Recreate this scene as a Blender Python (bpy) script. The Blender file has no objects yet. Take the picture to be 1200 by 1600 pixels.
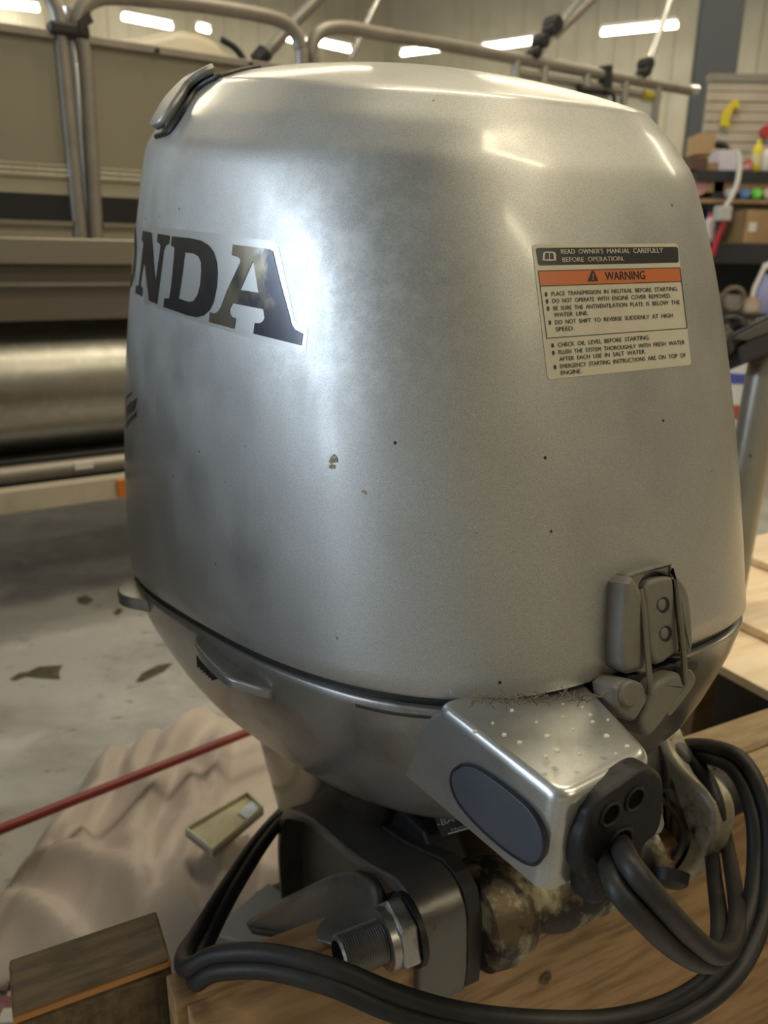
import bpy, bmesh, math, random
from mathutils import Vector, Matrix
from mathutils.bvhtree import BVHTree
from mathutils.geometry import delaunay_2d_cdt
R = math.radians
sc = bpy.context.scene
col = sc.collection
rnd = random.Random(7)

# ------------------------------------------------------------ camera
FPX, PITCH, ROLL, CZ = 1250.0, R(17.7), R(0.8), 1.15
fwd = Vector((0, math.cos(PITCH), -math.sin(PITCH)))
r0 = Vector((1, 0, 0)); u0 = r0.cross(fwd)
cr, sr = math.cos(ROLL), math.sin(ROLL)
right = cr*r0 + sr*u0; up = -sr*r0 + cr*u0
CAM = Vector((0, 0, CZ))
cd = bpy.data.cameras.new('camera'); cam = bpy.data.objects.new('camera', cd); col.objects.link(cam)
cam.matrix_world = Matrix.Translation(CAM) @ Matrix((right, up, -fwd)).transposed().to_4x4()
cd.sensor_fit = 'VERTICAL'; cd.sensor_height = 36; cd.sensor_width = 27
cd.lens = FPX/1600*36; cd.clip_start = 0.02; cd.clip_end = 100
cd.dof.use_dof = True; cd.dof.focus_distance = 0.635; cd.dof.aperture_fstop = 6.3
sc.camera = cam

# ------------------------------------------------------------ light and exposure
w = bpy.data.worlds.new('world'); sc.world = w; w.use_nodes = True
w.node_tree.nodes['Background'].inputs[0].default_value = (0.72, 0.85, 1.0, 1)
w.node_tree.nodes['Background'].inputs[1].default_value = 1.0
sc.view_settings.view_transform = 'Standard'; sc.view_settings.look = 'None'
sc.view_settings.gamma = 1; sc.view_settings.use_curve_mapping = False
sc.view_settings.exposure = 0.15
def area(name, loc, target, sx, sy, power, color):
    l = bpy.data.lights.new(name, 'AREA'); l.shape = 'RECTANGLE'; l.size = sx; l.size_y = sy
    l.energy = power; l.color = color
    o = bpy.data.objects.new(name, l); col.objects.link(o); o.location = loc
    o.rotation_euler = (Vector(target)-Vector(loc)).to_track_quat('-Z', 'Y').to_euler()
    return o
WARM = (1.0, 0.87, 0.62); COOL = (0.70, 0.83, 1.0)
# daylight through the two open shop doors on the left, tube fixtures overhead
area('daylight_door', (-6.5, .1, 2.1), (0, .1, 2.1), 3.9, 3.0, 335, COOL)
for i, (x, y) in enumerate([(0.4, 2.6), (2.6, 0.2), (2.4, 6.5), (-3.5, 6.5), (4.6, -2.2), (5.5, 4.5), (-1.5,9.5), (2.5,10.5)]):
    area('ceiling_tubes', (x, y, 4.9), (x, y, 0), 2.4, 0.16, 70, WARM)

# ------------------------------------------------------------ pixel rays (1200x1600 frame)
def ray(px, py): return fwd + right*((px-600)/FPX) + up*((800-py)/FPX)
def atd(px, py, d): return CAM + ray(px, py)*d
def atz(px, py, z):
    v = ray(px, py); return CAM + v*((z-CZ)/v.z)
def aty(px, py, y):
    v = ray(px, py); return CAM + v*(y/v.y)
def frame(o, deg):
    o = Vector(o); a = R(deg); return (o, Vector((math.cos(a), math.sin(a), 0)), Vector((-math.sin(a), math.cos(a), 0)), Vector((0, 0, 1)))
def fp(F, x, y, z): return F[0]+F[1]*x+F[2]*y+F[3]*z
def on(F, px, py, ax, val):
    """point where the pixel ray meets plane ax=val of frame F, as world point"""
    n = F[1+'xyz'.index(ax)]; v = ray(px, py)
    return CAM + v*((val-(CAM-F[0]).dot(n))/v.dot(n))
def loc_in(F, p):
    q = p-F[0]; return (q.dot(F[1]), q.dot(F[2]), q.dot(F[3]))

# ------------------------------------------------------------ materials
def mat(name, color, rough=0.5, metal=0.0, noise=None, bump=None, coat=0.0, emit=None, spec=None, trans=0.0, sheen=0.0):
    """noise: (scale, other colour, lo, hi[, stretch]) ; bump: (scale, strength[, stretch])"""
    m = bpy.data.materials.new(name); m.use_nodes = True
    nt = m.node_tree; b = nt.nodes['Principled BSDF']; N = nt.nodes.new; L = nt.links.new
    b.inputs['Base Color'].default_value = (*color, 1); b.inputs['Roughness'].default_value = rough
    b.inputs['Metallic'].default_value = metal; b.inputs['Coat Weight'].default_value = coat
    b.inputs['Coat Roughness'].default_value = 0.15
    if spec is not None: b.inputs['Specular IOR Level'].default_value = spec
    if trans: b.inputs['Transmission Weight'].default_value = trans
    if sheen: b.inputs['Sheen Weight'].default_value = sheen
    if emit:
        b.inputs['Emission Color'].default_value = (*emit[0], 1); b.inputs['Emission Strength'].default_value = emit[1]
    tc = N('ShaderNodeTexCoord')
    def vec(st):
        mp = N('ShaderNodeMapping'); mp.inputs['Scale'].default_value = st; L(tc.outputs['Object'], mp.inputs['Vector']); return mp.outputs[0]
    layers = noise if isinstance(noise, list) else ([noise] if noise else [])
    prev = None
    for ly in layers:
        nz = N('ShaderNodeTexNoise'); nz.inputs['Scale'].default_value = ly[0]; nz.inputs['Detail'].default_value = 6
        nz.inputs['Roughness'].default_value = 0.6
        L(vec(ly[4] if len(ly) > 4 else (1, 1, 1)), nz.inputs['Vector'])
        rp = N('ShaderNodeMapRange'); rp.inputs[1].default_value = ly[2]; rp.inputs[2].default_value = ly[3]
        L(nz.outputs['Fac'], rp.inputs[0])
        mx = N('ShaderNodeMix'); mx.data_type = 'RGBA'; L(rp.outputs[0], mx.inputs[0])
        if prev is None: mx.inputs[6].default_value = (*color, 1)
        else: L(prev, mx.inputs[6])
        mx.inputs[7].default_value = (*ly[1], 1); prev = mx.outputs[2]
    if prev is not None: L(prev, b.inputs['Base Color'])
    if bump:
        nz = N('ShaderNodeTexNoise'); nz.inputs['Scale'].default_value = bump[0]; nz.inputs['Detail'].default_value = 5
        L(vec(bump[2] if len(bump) > 2 else (1, 1, 1)), nz.inputs['Vector'])
        bp = N('ShaderNodeBump'); bp.inputs['Strength'].default_value = bump[1]; bp.inputs['Distance'].default_value = 0.002
        L(nz.outputs['Fac'], bp.inputs['Height']); L(bp.outputs[0], b.inputs['Normal'])
    return m

def paint_material():
    """silver metallic paint with flake, soft dirt, pale weathering and small specks"""
    m = mat('silver_paint', (0.44, 0.44, 0.42), 0.44, 0.85, coat=0.35)
    nt = m.node_tree; b = nt.nodes['Principled BSDF']; N = nt.nodes.new; L = nt.links.new
    b.inputs['Coat Roughness'].default_value = 0.14
    tc = N('ShaderNodeTexCoord'); O = tc.outputs['Object']
    def noise(s, d=4, r=.5):
        n = N('ShaderNodeTexNoise'); n.inputs['Scale'].default_value = s; n.inputs['Detail'].default_value = d
        n.inputs['Roughness'].default_value = r; L(O, n.inputs['Vector']); return n.outputs['Fac']
    def rng(src, a, c, lo=0.0, hi=1.0):
        r = N('ShaderNodeMapRange'); L(src, r.inputs[0])
        for i, v in enumerate((a, c, lo, hi)): r.inputs[1+i].default_value = v
        return r.outputs[0]
    def mix(f, a, c):
        x = N('ShaderNodeMix'); x.data_type = 'RGBA'
        if hasattr(f, 'links'): L(f, x.inputs[0])
        else: x.inputs[0].default_value = f
        for i, v in ((6, a), (7, c)):
            if hasattr(v, 'links'): L(v, x.inputs[i])
            else: x.inputs[i].default_value = (*v, 1)
        return x.outputs[2]
    def math_(op, a, c):
        x = N('ShaderNodeMath'); x.operation = op
        for i, v in ((0, a), (1, c)):
            if hasattr(v, 'links'): L(v, x.inputs[i])
            else: x.inputs[i].default_value = v
        return x.outputs[0]
    flake = noise(1500, 2, .5)
    c = mix(rng(flake, .35, .65), (0.36, 0.36, 0.34), (0.54, 0.54, 0.52))
    c = mix(rng(noise(9, 6, .6), 0.45, .75, 0, .25), c, (0.33, 0.31, 0.26))        # grime film
    # pale oxidised patch, a blotch round a point of the side
    vm = N('ShaderNodeVectorMath'); vm.operation = 'DISTANCE'; L(O, vm.inputs[0]); vm.inputs[1].default_value = OXIDE
    near = rng(vm.outputs['Value'], .03, .14, 1, 0)
    ox = math_('MULTIPLY', near, rng(noise(60, 8, .75), .46, .60))
    c = mix(math_('MULTIPLY', ox, .6), c, (0.64, 0.64, 0.62))
    vo = N('ShaderNodeTexVoronoi'); vo.inputs['Scale'].default_value = 32; L(O, vo.inputs['Vector'])
    sp = math_('MULTIPLY', rng(vo.outputs['Distance'], .035, .055, 1, 0), rng(noise(7, 2), .47, .52))
    c = mix(sp, c, (0.05, 0.04, 0.03))
    L(c, b.inputs['Base Color'])
    L(math_('ADD', math_('ADD', rng(noise(14, 5), .3, .7, .42, .54), math_('MULTIPLY', ox, .0)), 0), b.inputs['Roughness'])
    bp = N('ShaderNodeBump'); bp.inputs['Strength'].default_value = .10; bp.inputs['Distance'].default_value = .0006
    L(flake, bp.inputs['Height']); L(bp.outputs[0], b.inputs['Normal'])
    return m

# ------------------------------------------------------------ mesh helpers
ORG = {}
def finish(name, V, Fc, mats, parent=None, smooth=35, fm=None, bevel=0, seg=2):
    me = bpy.data.meshes.new(name)
    o = bpy.data.objects.new(name, me); col.objects.link(o)
    if parent is None:
        mn = Vector([min(v[i] for v in V) for i in range(3)]); mx = Vector([max(v[i] for v in V) for i in range(3)])
        org = Vector(((mn.x+mx.x)/2, (mn.y+mx.y)/2, mn.z)); o.location = org
    else:
        org = ORG[parent.name]; o.parent = parent
    ORG[o.name] = org
    me.from_pydata([Vector(v)-org for v in V], [], Fc)
    me.update(); 
    if not isinstance(mats, (list, tuple)): mats = [mats]
    for m in mats: me.materials.append(m)
    if fm:
        for p, k in zip(me.polygons, fm): p.material_index = k
    bm = bmesh.new(); bm.from_mesh(me)
    bmesh.ops.recalc_face_normals(bm, faces=bm.faces); bm.to_mesh(me); bm.free()
    if smooth:
        me.polygons.foreach_set('use_smooth', [True]*len(me.polygons)); me.set_sharp_from_angle(angle=R(smooth))
    if bevel:
        b = o.modifiers.new('bevel', 'BEVEL'); b.width = bevel; b.segments = seg; b.limit_method = 'ANGLE'; b.angle_limit = R(40)
    return o
def thing(name, loc, label, cat, group=None):
    o = bpy.data.objects.new(name, None); col.objects.link(o); o.location = loc; o.empty_display_size = .05
    ORG[o.name] = Vector(loc); tag(o, label, cat, group); return o
def tag(o, label, cat, group=None):
    o['label'] = label; o['category'] = cat
    if group: o['group'] = group
    return o
def struct(o): o['kind'] = 'structure'; return o
class MB:
    def __init__(s): s.V = []; s.F = []; s.M = []
    def add(s, V, F, m=0):
        n = len(s.V); s.V += [Vector(v) for v in V]; s.F += [[i+n for i in f] for f in F]; s.M += [m]*len(F); return s
    def box8(s, P, m=0):
        """P: 4 bottom + 4 top corners"""
        return s.add(P, [(0, 1, 2, 3), (7, 6, 5, 4), (0, 4, 5, 1), (1, 5, 6, 2), (2, 6, 7, 3), (3, 7, 4, 0)], m)
    def fbox(s, F, x0, x1, y0, y1, z0, z1, m=0):
        return s.box8([fp(F, *q) for q in ((x0, y0, z0), (x1, y0, z0), (x1, y1, z0), (x0, y1, z0), (x0, y0, z1), (x1, y0, z1), (x1, y1, z1), (x0, y1, z1))], m)
    def prism(s, poly, off, m=0):
        poly = [Vector(p) for p in poly]; n = len(poly); off = Vector(off)
        return s.add(poly+[p+off for p in poly], [list(range(n))[::-1], list(range(n, 2*n))]+[(i, (i+1) % n, (i+1) % n+n, i+n) for i in range(n)], m)
    def tube(s, path, r, n=12, cap=True, m=0, closed=False, flat=None):
        path = [Vector(p) for p in path]; k = len(path)
        rs = r if isinstance(r, (list, tuple)) else [r]*k
        T = []
        for i in range(k):
            a = path[(i-1) % k] if (i or closed) else path[0]; b = path[(i+1) % k] if (i < k-1 or closed) else path[-1]
            T.append((b-a).normalized())
        u = T[0].orthogonal().normalized(); V = []
        if flat is not None: u = (Vector(flat)-T[0]*Vector(flat).dot(T[0])).normalized()
        for i in range(k):
            u = (u-T[i]*u.dot(T[i])).normalized(); w = T[i].cross(u)
            for j in range(n):
                a = 2*math.pi*j/n; V.append(path[i]+(u*math.cos(a)+w*math.sin(a))*rs[i])
        F = []
        for i in range(k if closed else k-1):
            for j in range(n):
                a, b = i*n+j, i*n+(j+1) % n; c, d = ((i+1) % k)*n+(j+1) % n, ((i+1) % k)*n+j
                F.append((a, b, c, d))
        if cap and not closed: F.append(list(range(n))[::-1]); F.append([(k-1)*n+j for j in range(n)])
        return s.add(V, F, m)
    def grid(s, rows, m=0, closed=False):
        n = len(rows[0]); V = [p for r_ in rows for p in r_]; F = []
        for i in range(len(rows)-1):
            for j in range(n if closed else n-1):
                F.append((i*n+j, i*n+(j+1) % n, (i+1)*n+(j+1) % n, (i+1)*n+j))
        return s.add(V, F, m)
    def build(s, name, mats, parent=None, **k): return finish(name, s.V, s.F, mats, parent, fm=s.M, **k)
def smooth_path(P, n=6):
    P = [Vector(p) for p in P]; out = []
    Q = [P[0]*2-P[1]]+P+[P[-1]*2-P[-2]]
    for i in range(1, len(Q)-2):
        a, b, c, d = Q[i-1:i+3]
        for k in range(n):
            t = k/n
            out.append(.5*((2*b)+(c-a)*t+(2*a-5*b+4*c-d)*t*t+(3*b-a-3*c+d)*t**3))
    out.append(P[-1]); return out
def lathe(center, axis, prof, n=24, m=0, mb=None):
    """prof: list of (along, radius)"""
    mb = mb or MB(); axis = Vector(axis).normalized(); u = axis.orthogonal().normalized(); w = axis.cross(u); c = Vector(center)
    V = []
    for a, r in prof:
        for j in range(n):
            t = 2*math.pi*j/n; V.append(c+axis*a+(u*math.cos(t)+w*math.sin(t))*max(r, 1e-5))
    F = [(i*n+j, i*n+(j+1) % n, (i+1)*n+(j+1) % n, (i+1)*n+j) for i in range(len(prof)-1) for j in range(n)]
    F += [list(range(n))[::-1], [(len(prof)-1)*n+j for j in range(n)]]
    return mb.add(V, F, m)
# ============================================================ setting: the shop
M_wall = mat('cream_liner_panel', (0.62, 0.57, 0.44), 0.45, 0.0, noise=(1.5, (0.52, 0.48, 0.37), .4, .7))
M_ceil = mat('ceiling_liner', (0.34, 0.33, 0.29), 0.5)
M_floor = mat('concrete', (0.48, 0.465, 0.445), 0.42, noise=[(2.2, (0.30, 0.285, 0.27), .42, .66, (1, 1.6, 1)), (7, (0.56, 0.55, 0.525), .5, .75), (16, (0.15, 0.135, 0.115), .62, .74, (1, 2, 1))], bump=(60, .15))
M_steel = mat('dark_column_paint', (0.10, 0.105, 0.11), 0.45)
M_tube = mat('fluorescent_tube', (1, 1, 1), 0.4, emit=((1.0, 0.96, 0.80), 18))
M_house = mat('white_fixture', (0.75, 0.74, 0.70), 0.4)
W0 = fp(frame((0, 0, 0), 0), 0.05, 15.9, 0)
FL = Vector((-.80, -.60, 0)); FR = Vector((.88, -.475, 0)).normalized()
LA, LB, LC = W0+FL*8.31, W0, W0+FR*13
RA = Vector((LC.x, -6, 0)); RB = Vector((LA.x, -6, 0))
mb = MB(); P = [RB, RA, LC, LB, LA]
mb.prism(P, (0, 0, -.1)); struct(mb.build('floor', M_floor, smooth=0))
mb = MB(); mb.prism([p+Vector((0, 0, 5.4)) for p in P], (0, 0, .1)); struct(mb.build('ceiling', M_ceil, smooth=0))
def ribbed_wall(name, A, B, h=5.4, pitch=.30, holes=None):
    d = (B-A); L = d.length; d.normalize(); n = Vector((d.y, -d.x, 0))
    if n.dot(Vector((0, 3, 0))-A) < 0: n = -n
    s = 0; prof = []
    while s < L:
        prof += [(s, 0), (s+pitch*.78, 0), (s+pitch*.84, .022), (s+pitch*.94, .022)]; s += pitch
    prof.append((L, 0))
    back = [(L, -.08), (0, -.08)]
    poly = [A+d*a+n*b for a, b in prof+back]
    return struct(MB().prism(poly, (0, 0, h)).build(name, M_wall, smooth=0))
ribbed_wall('wall_left', LA, LB); ribbed_wall('wall_right', LB, LC)
def plain(name, A, B, z0=0, z1=5.4):
    d = (B-A).normalized(); n = Vector((d.y, -d.x, 0))*.1
    return struct(MB().prism([A+Vector((0, 0, z0)), B+Vector((0, 0, z0)), B+n+Vector((0, 0, z0)), A+n+Vector((0, 0, z0))], (0, 0, z1-z0)).build(name, M_wall, smooth=0))
plain('wall_east', LC, RA); plain('wall_south', RA, RB)
# west wall with the open roll-up door
U = [(-6, 0), (-6, 5.4), (LA.y, 5.4), (LA.y, 0), (2.2, 0), (2.2, 3.7), (-2.0, 3.7), (-2.0, 0)]
struct(MB().prism([Vector((LA.x-.1, y, z)) for y, z in U], (.1, 0, 0)).build('wall_west', M_wall, smooth=0))
D_ = [(-2.0, 0), (-2.0, 3.7), (2.2, 3.7), (2.2, 0), (2.1, 0), (2.1, 3.6), (-1.9, 3.6), (-1.9, 0)]
struct(MB().prism([Vector((LA.x-.12, y, z)) for y, z in D_], (.16, 0, 0)).build('door_1', M_house, smooth=0))

# wall lights (fluorescent strips hung along the liner)
def strip(a, b, label):
    a, b = Vector(a), Vector(b); t = thing('strip_light', (a+b)/2, label, 'light', 'fluorescent strips along the shop wall')
    d = (b-a).normalized(); up_ = Vector((0, 0, 1)); n = d.cross(up_)
    q = MB(); q.prism([a+n*.07+up_*.05, a-n*.07+up_*.05, a-n*.05+up_*.10, a+n*.05+up_*.10], b-a); q.build('housing', M_house, t, smooth=0)
    MB().tube([a+n*.0, b+n*.0], .030, 10).build('tube', M_tube, t)
H = CZ+3.0
for (x0, y0, x1, y1, lb) in [(-40, 1, 60, 14, 'glowing strip light at the top left corner above the boat fence'),
        (192, 27, 268, 42, 'glowing strip light above the cream boat seat'),
        (310, 43, 326, 48, 'short glowing strip light end just right of the boat seat top'),
        (443, 58, 485, 72, 'glowing strip light seen behind the bend of the boat rail'),
        (500, 68, 546, 78, 'glowing strip light between the two bent boat rails'),
        (628, 84, 690, 76, 'glowing strip light just under the long boat rail'),
        (755, 76, 840, 64, 'glowing strip light behind the black strut joints'),
        (940, 52, 1058, 40, 'long glowing strip light left of the dark steel column'),
        (1128, 100, 1230, 93, 'glowing strip light right of the dark steel column')]:
    strip(atz(x0, y0, H), atz(x1, y1, H), lb)
# steel column
def column():
    b0 = aty(1092, 300, 6.6); F = frame((b0.x, 6.6, 0), -12); q = MB()
    q.fbox(F, -.14, .14, -.12, -.10, 0, 5.4); q.fbox(F, -.14, .14, .10, .12, 0, 5.4); q.fbox(F, -.012, .012, -.10, .10, 0, 5.4)
    tag(q.build('steel_column', M_steel, smooth=0, bevel=.004), 'dark grey steel building column right of the long boat rail', 'column')
column()
# dark stains on the concrete: flat oil marks, real outlines lying on the floor
M_stain = mat('oil_stain', (0.085, 0.075, 0.055), 0.35, noise=(30, (0.16, 0.145, 0.12), .45, .7))
flo = bpy.data.objects['floor']
for k, pts in enumerate([[(14, 1062), (30, 1052), (44, 1050), (60, 1042), (98, 1040), (92, 1050), (94, 1062), (60, 1060), (40, 1058), (24, 1064)],
            [(212, 1066), (222, 1052), (246, 1040), (270, 1036), (256, 1050), (238, 1058), (222, 1066)],
            [(120, 935), (134, 930), (146, 938), (136, 945), (122, 943)], [(176, 958), (186, 950), (192, 955), (184, 962)]]):
    P_ = [atz(x, y, .0) for x, y in pts]
    MB().prism([p+Vector((0, 0, .0005)) for p in P_], (0, 0, .0008)).build('stain', M_stain, flo, smooth=0)

# ============================================================ pontoon boat
M_alu = mat('dull_aluminium', (0.33, 0.30, 0.265), 0.5, 0.6, noise=(12, (0.27, 0.25, 0.22), .4, .7))
M_alub = mat('bright_aluminium', (0.72, 0.72, 0.70), 0.22, 0.95)
M_beige = mat('beige_fence_panel', (0.30, 0.275, 0.205), 0.5, noise=(1.2, (0.26, 0.235, 0.175), .4, .7))
M_beigeL = mat('pale_fence_band', (0.40, 0.37, 0.28), 0.45)
M_navy = mat('black_band', (0.012, 0.013, 0.018), 0.4)
M_blk = mat('black_plastic', (0.018, 0.018, 0.02), 0.45)
M_deck = mat('deck_edge_trim', (0.27, 0.245, 0.20), 0.4, 0.5)
M_deck2 = mat('taupe_deck_skirt', (0.20, 0.175, 0.15), 0.42, 0.4)
M_pont = mat('pontoon_aluminium', (0.42, 0.41, 0.37), 0.33, 0.9, noise=[(3, (0.30, 0.29, 0.26), .4, .7, (.4, .4, 3)), (30, (0.5, .49, .45), .5, .8)], bump=(40, .1))
M_seat = mat('cream_vinyl', (0.66, 0.58, 0.44), 0.4)
M_trail = mat('cream_trailer_paint', (0.52, 0.46, 0.36), 0.5, noise=(9, (0.40, 0.35, 0.27), .5, .7))
M_orange = mat('orange_reflector', (0.62, 0.17, 0.02), 0.25, coat=.5)
M_white = mat('white_panel', (0.72, 0.72, 0.70), 0.5)
BO = atd(120, 372, 2.35); BF = frame(BO, 33)
def bt(px, py, off=0.0): return on(BF, px, py, 'y', off)
def bl(px, py, off=0.0): return loc_in(BF, bt(px, py, off))
boat = thing('pontoon_boat', (BO.x, BO.y, .45), 'pontoon boat with beige fence panels and bare aluminium float behind the motor', 'boat')
zdeck = bl(120, 372)[2]
def ztop(px, py): return bl(px, py)[2]
z_panel_top = ztop(118, 68); z_rail = ztop(300, 10)
# deck and skirt, pontoon
SX0, SX1 = -4.4, 2.75
q = MB(); q.fbox(BF, SX0, SX1, -.03, 2.2, zdeck-.075, zdeck); q.build('deck', M_deck, boat, smooth=0, bevel=.006)
q = MB(); q.fbox(BF, SX0, SX1, .02, .06, zdeck-.235, zdeck-.075); q.build('deck_skirt', M_deck2, boat, smooth=0, bevel=.006)
q = MB(); q.fbox(BF, SX0, SX1, -.012, .02, zdeck-.135, zdeck-.125); q.build('skirt_trim', M_alu, boat, smooth=0)
zc = zdeck-.235-.215
for yy in (.27, 1.9):
    path = [fp(BF, SX0+.02*0, yy, zc), fp(BF, 2.2, yy, zc), fp(BF, 2.6, yy, zc+.03), fp(BF, 2.85, yy, zc+.09), fp(BF, 2.98, yy, zc+.14)]
    MB().tube(path, [.235, .235, .20, .12, .03], 40).build('pontoon', M_pont, boat)
# fence sections: s-ranges along the boat
def s_of(px, py=200): return bl(px, py)[0]
def panel(s0, s1):
    zb, zt = zdeck, z_panel_top
    h = lambda py: ztop(70, py)
    f = MB(); f.fbox(BF, s0, s1, .0, .012, h(255), zt); p = f.build('fence_panel', M_beige, boat, smooth=0)
    for a, b in ((257, 262), (265, 270), (273, 279)):
        MB().fbox(BF, s0, s1, -.006, .006, h(b), h(a)).build('raised_stripe', M_beige, p, smooth=0, bevel=.002)
    MB().fbox(BF, s0, s1, .0, .012, h(303), h(279)).build('pale_band', M_beigeL, p, smooth=0)
    MB().fbox(BF, s0, s1, .0, .012, h(345), h(303)).build('black_band', M_navy, p, smooth=0)
    MB().fbox(BF, s0, s1, .0, .012, zb, h(345)).build('lower_band', M_beigeL, p, smooth=0)
    MB().fbox(BF, s0, s1, -.016, .016, zt, zt+.022).build('panel_rail', M_alu, boat, smooth=0, bevel=.003)
    MB().fbox(BF, s0, s1, -.016, .016, h(350)-.004, h(345)).build('panel_trim', M_deck, boat, smooth=0)
    for k in range(2):
        s = s0+(s1-s0)*(.3+.45*k); MB().tube([fp(BF, s, -.018, zt+.008), fp(BF, s, -.024, zt+.008)], .007, 8).build('screw', M_blk, boat)
def rail_loop(s0, s1, zr, rad=.12):
    P = [fp(BF, s0, 0, zdeck)]
    P += [fp(BF, s0, 0, zdeck+(zr-rad-zdeck)*k/4) for k in range(1, 4)]
    P += [fp(BF, s0+rad*(1-math.cos(R(a))), 0, zr-rad+rad*math.sin(R(a))) for a in range(0, 91, 15)]
    P += [fp(BF, s1-rad*(1-math.cos(R(a))), 0, zr-rad+rad*math.sin(R(a))) for a in range(90, -1, -15)]
    P += [fp(BF, s1, 0, zdeck)]
    MB().tube(P, .0205, 16).build('fence_rail', M_alu, boat)
sL1, sR0 = s_of(109), s_of(135)
s2e = s_of(470, 90); s3s = s_of(488, 90)
rail_loop(-2.1, sL1, z_rail+.02); panel(-2.08, sL1-.02); rail_loop(-4.3, -2.15, z_rail+.02); panel(-4.28, -2.17)
panel(sR0+.02, s2e-.02)
def rail_px(P): MB().tube(smooth_path(P, 5), .0215, 16).build('fence_rail', M_alu, boat)
rail_px([bt(150, 374), bt(142, 230), bt(134, 100), bt(126, 60), bt(120, 36), bt(130, 12), bt(150, -2), bt(185, -5), bt(300, 6), bt(400, 22), bt(440, 33), bt(460, 50), bt(470, 75), bt(473, 110), bt(478, 374)])
rail_px([bt(496, 374), bt(491, 120), bt(486, 88), bt(490, 64), bt(506, 47), bt(540, 43), bt(600, 54), bt(700, 71), bt(800, 90), bt(960, 120), bt(1078, 141)])
for x_, y_ in ((806, 92), (850, 100), (916, 112), (976, 123), (1027, 132)): t0 = bt(x_, y_); MB().tube([t0, Vector((t0.x, t0.y, zdeck))], .020, 10).build('fence_upright', M_alub, boat)
MB().tube([bt(800, 112), bt(1030, 152)], .014, 10).build('fence_crossbar', M_alu, boat)
MB().tube([bt(1004, 147, -.004), bt(1018, 149.5, -.004)], .018, 10).build('yellow_tag', mat('tag_yellow', (.45, .38, .03), .5), boat)
for a, b, y_ in ((812, 845, 118), (856, 910, 124), (922, 970, 134), (982, 1021, 144)):
    MB().fbox(BF, bl(a, y_)[0], bl(b, y_)[0], .005, .015, zdeck+.05, ztop(b, y_)).build('white_fence_panel', M_white, boat, smooth=0)
# black strap joining the two posts, black clips
c1 = fp(BF, (sL1+sR0)/2, -.02, ztop(120, 48)); cl = loc_in(BF, c1)
q = MB(); q.fbox((BF[0], BF[1], BF[2], BF[3]), cl[0]-.055, cl[0]+.05, -.03, .03, cl[2]-.02, cl[2]+.012); q.build('rail_clamp', M_blk, boat, smooth=0, bevel=.008)
q = MB(); q.box8([fp(BF, *v) for v in ((cl[0]+.02, -.035, cl[2]-.01), (cl[0]+.06, -.035, cl[2]+.02), (cl[0]+.06, -.02, cl[2]+.02), (cl[0]+.02, -.02, cl[2]-.01), (cl[0]+.02, -.035, cl[2]+.02), (cl[0]+.05, -.035, cl[2]+.045), (cl[0]+.05, -.02, cl[2]+.045), (cl[0]+.02, -.02, cl[2]+.02))]); q.build('clamp_tail', M_blk, boat, smooth=0)
MB().tube([fp(BF, sL1+.03, .03, zdeck), fp(BF, sL1+.03, .03, z_rail-.05)], .010, 10).build('bright_post', M_alub, boat)
a = bt(945, 112); b = bt(945, 150); MB().tube([a+Vector((0, 0, .02)), b], .03, 10).build('rail_clip', M_blk, boat)
MB().tube(smooth_path([bt(947, 140, -.03), bt(957, 146, -.05), bt(960, 160, -.05), bt(957, 185, -.05)]), .009, 8).build('strap', M_blk, boat)
MB().tube([bt(905, 140, -.02), bt(940, 142, -.02)], .018, 8).build('rail_clip', M_blk, boat)
# folded canopy struts rising from the rail
def strut(p, r=.013, m=None): MB().tube(p, r, 10).build('canopy_strut', m or M_alub, boat)
strut([bt(405, 98, .1), bt(450, 45, .1), bt(515, -20, .1)], .02, M_alu)
strut([bt(436, 60, .16), bt(560, -60, .16)], .013, M_alu)
MB().tube([bt(402, 96, .08), bt(414, 82, .08)], .028, 10).build('strut_joint', M_blk, boat)
strut([bt(548, 92, .2), bt(600, -20, .2)], .010)
strut([bt(836, 92, 0), bt(868, 45, 0), bt(930, -30, 0)], .016)
strut([bt(868, 55, .05), bt(950, -25, .05)], .016, M_alu)
for (x, y, r) in ((836, 82, .020), (846, 64, .026), (866, 38, .032), (862, 46, .024)): lathe(bt(x, y, -.01), BF[2], [(-.025, r*.7), (-.018, r), (.03, r), (.04, r*.7)], 14).build('strut_joint', M_blk, boat)
MB().tube([bt(836, 92, -.01), bt(848, 62, -.01)], .014, 8).build('strut_joint', M_blk, boat)
strut([bt(1010, 112, 0), bt(1052, -12, 0)], .014)
for (x, y, r) in ((1011, 100, .026), (1008, 112, .02)): lathe(bt(x, y, -.01), BF[2], [(-.025, r*.7), (-.018, r), (.03, r), (.04, r*.7)], 14).build('strut_joint', M_blk, boat)
lathe(bt(1082, 141), BF[1], [(-.03, .022), (.02, .026), (.03, .018)], 12).build('rail_end_cap', M_alub, boat)
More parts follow.
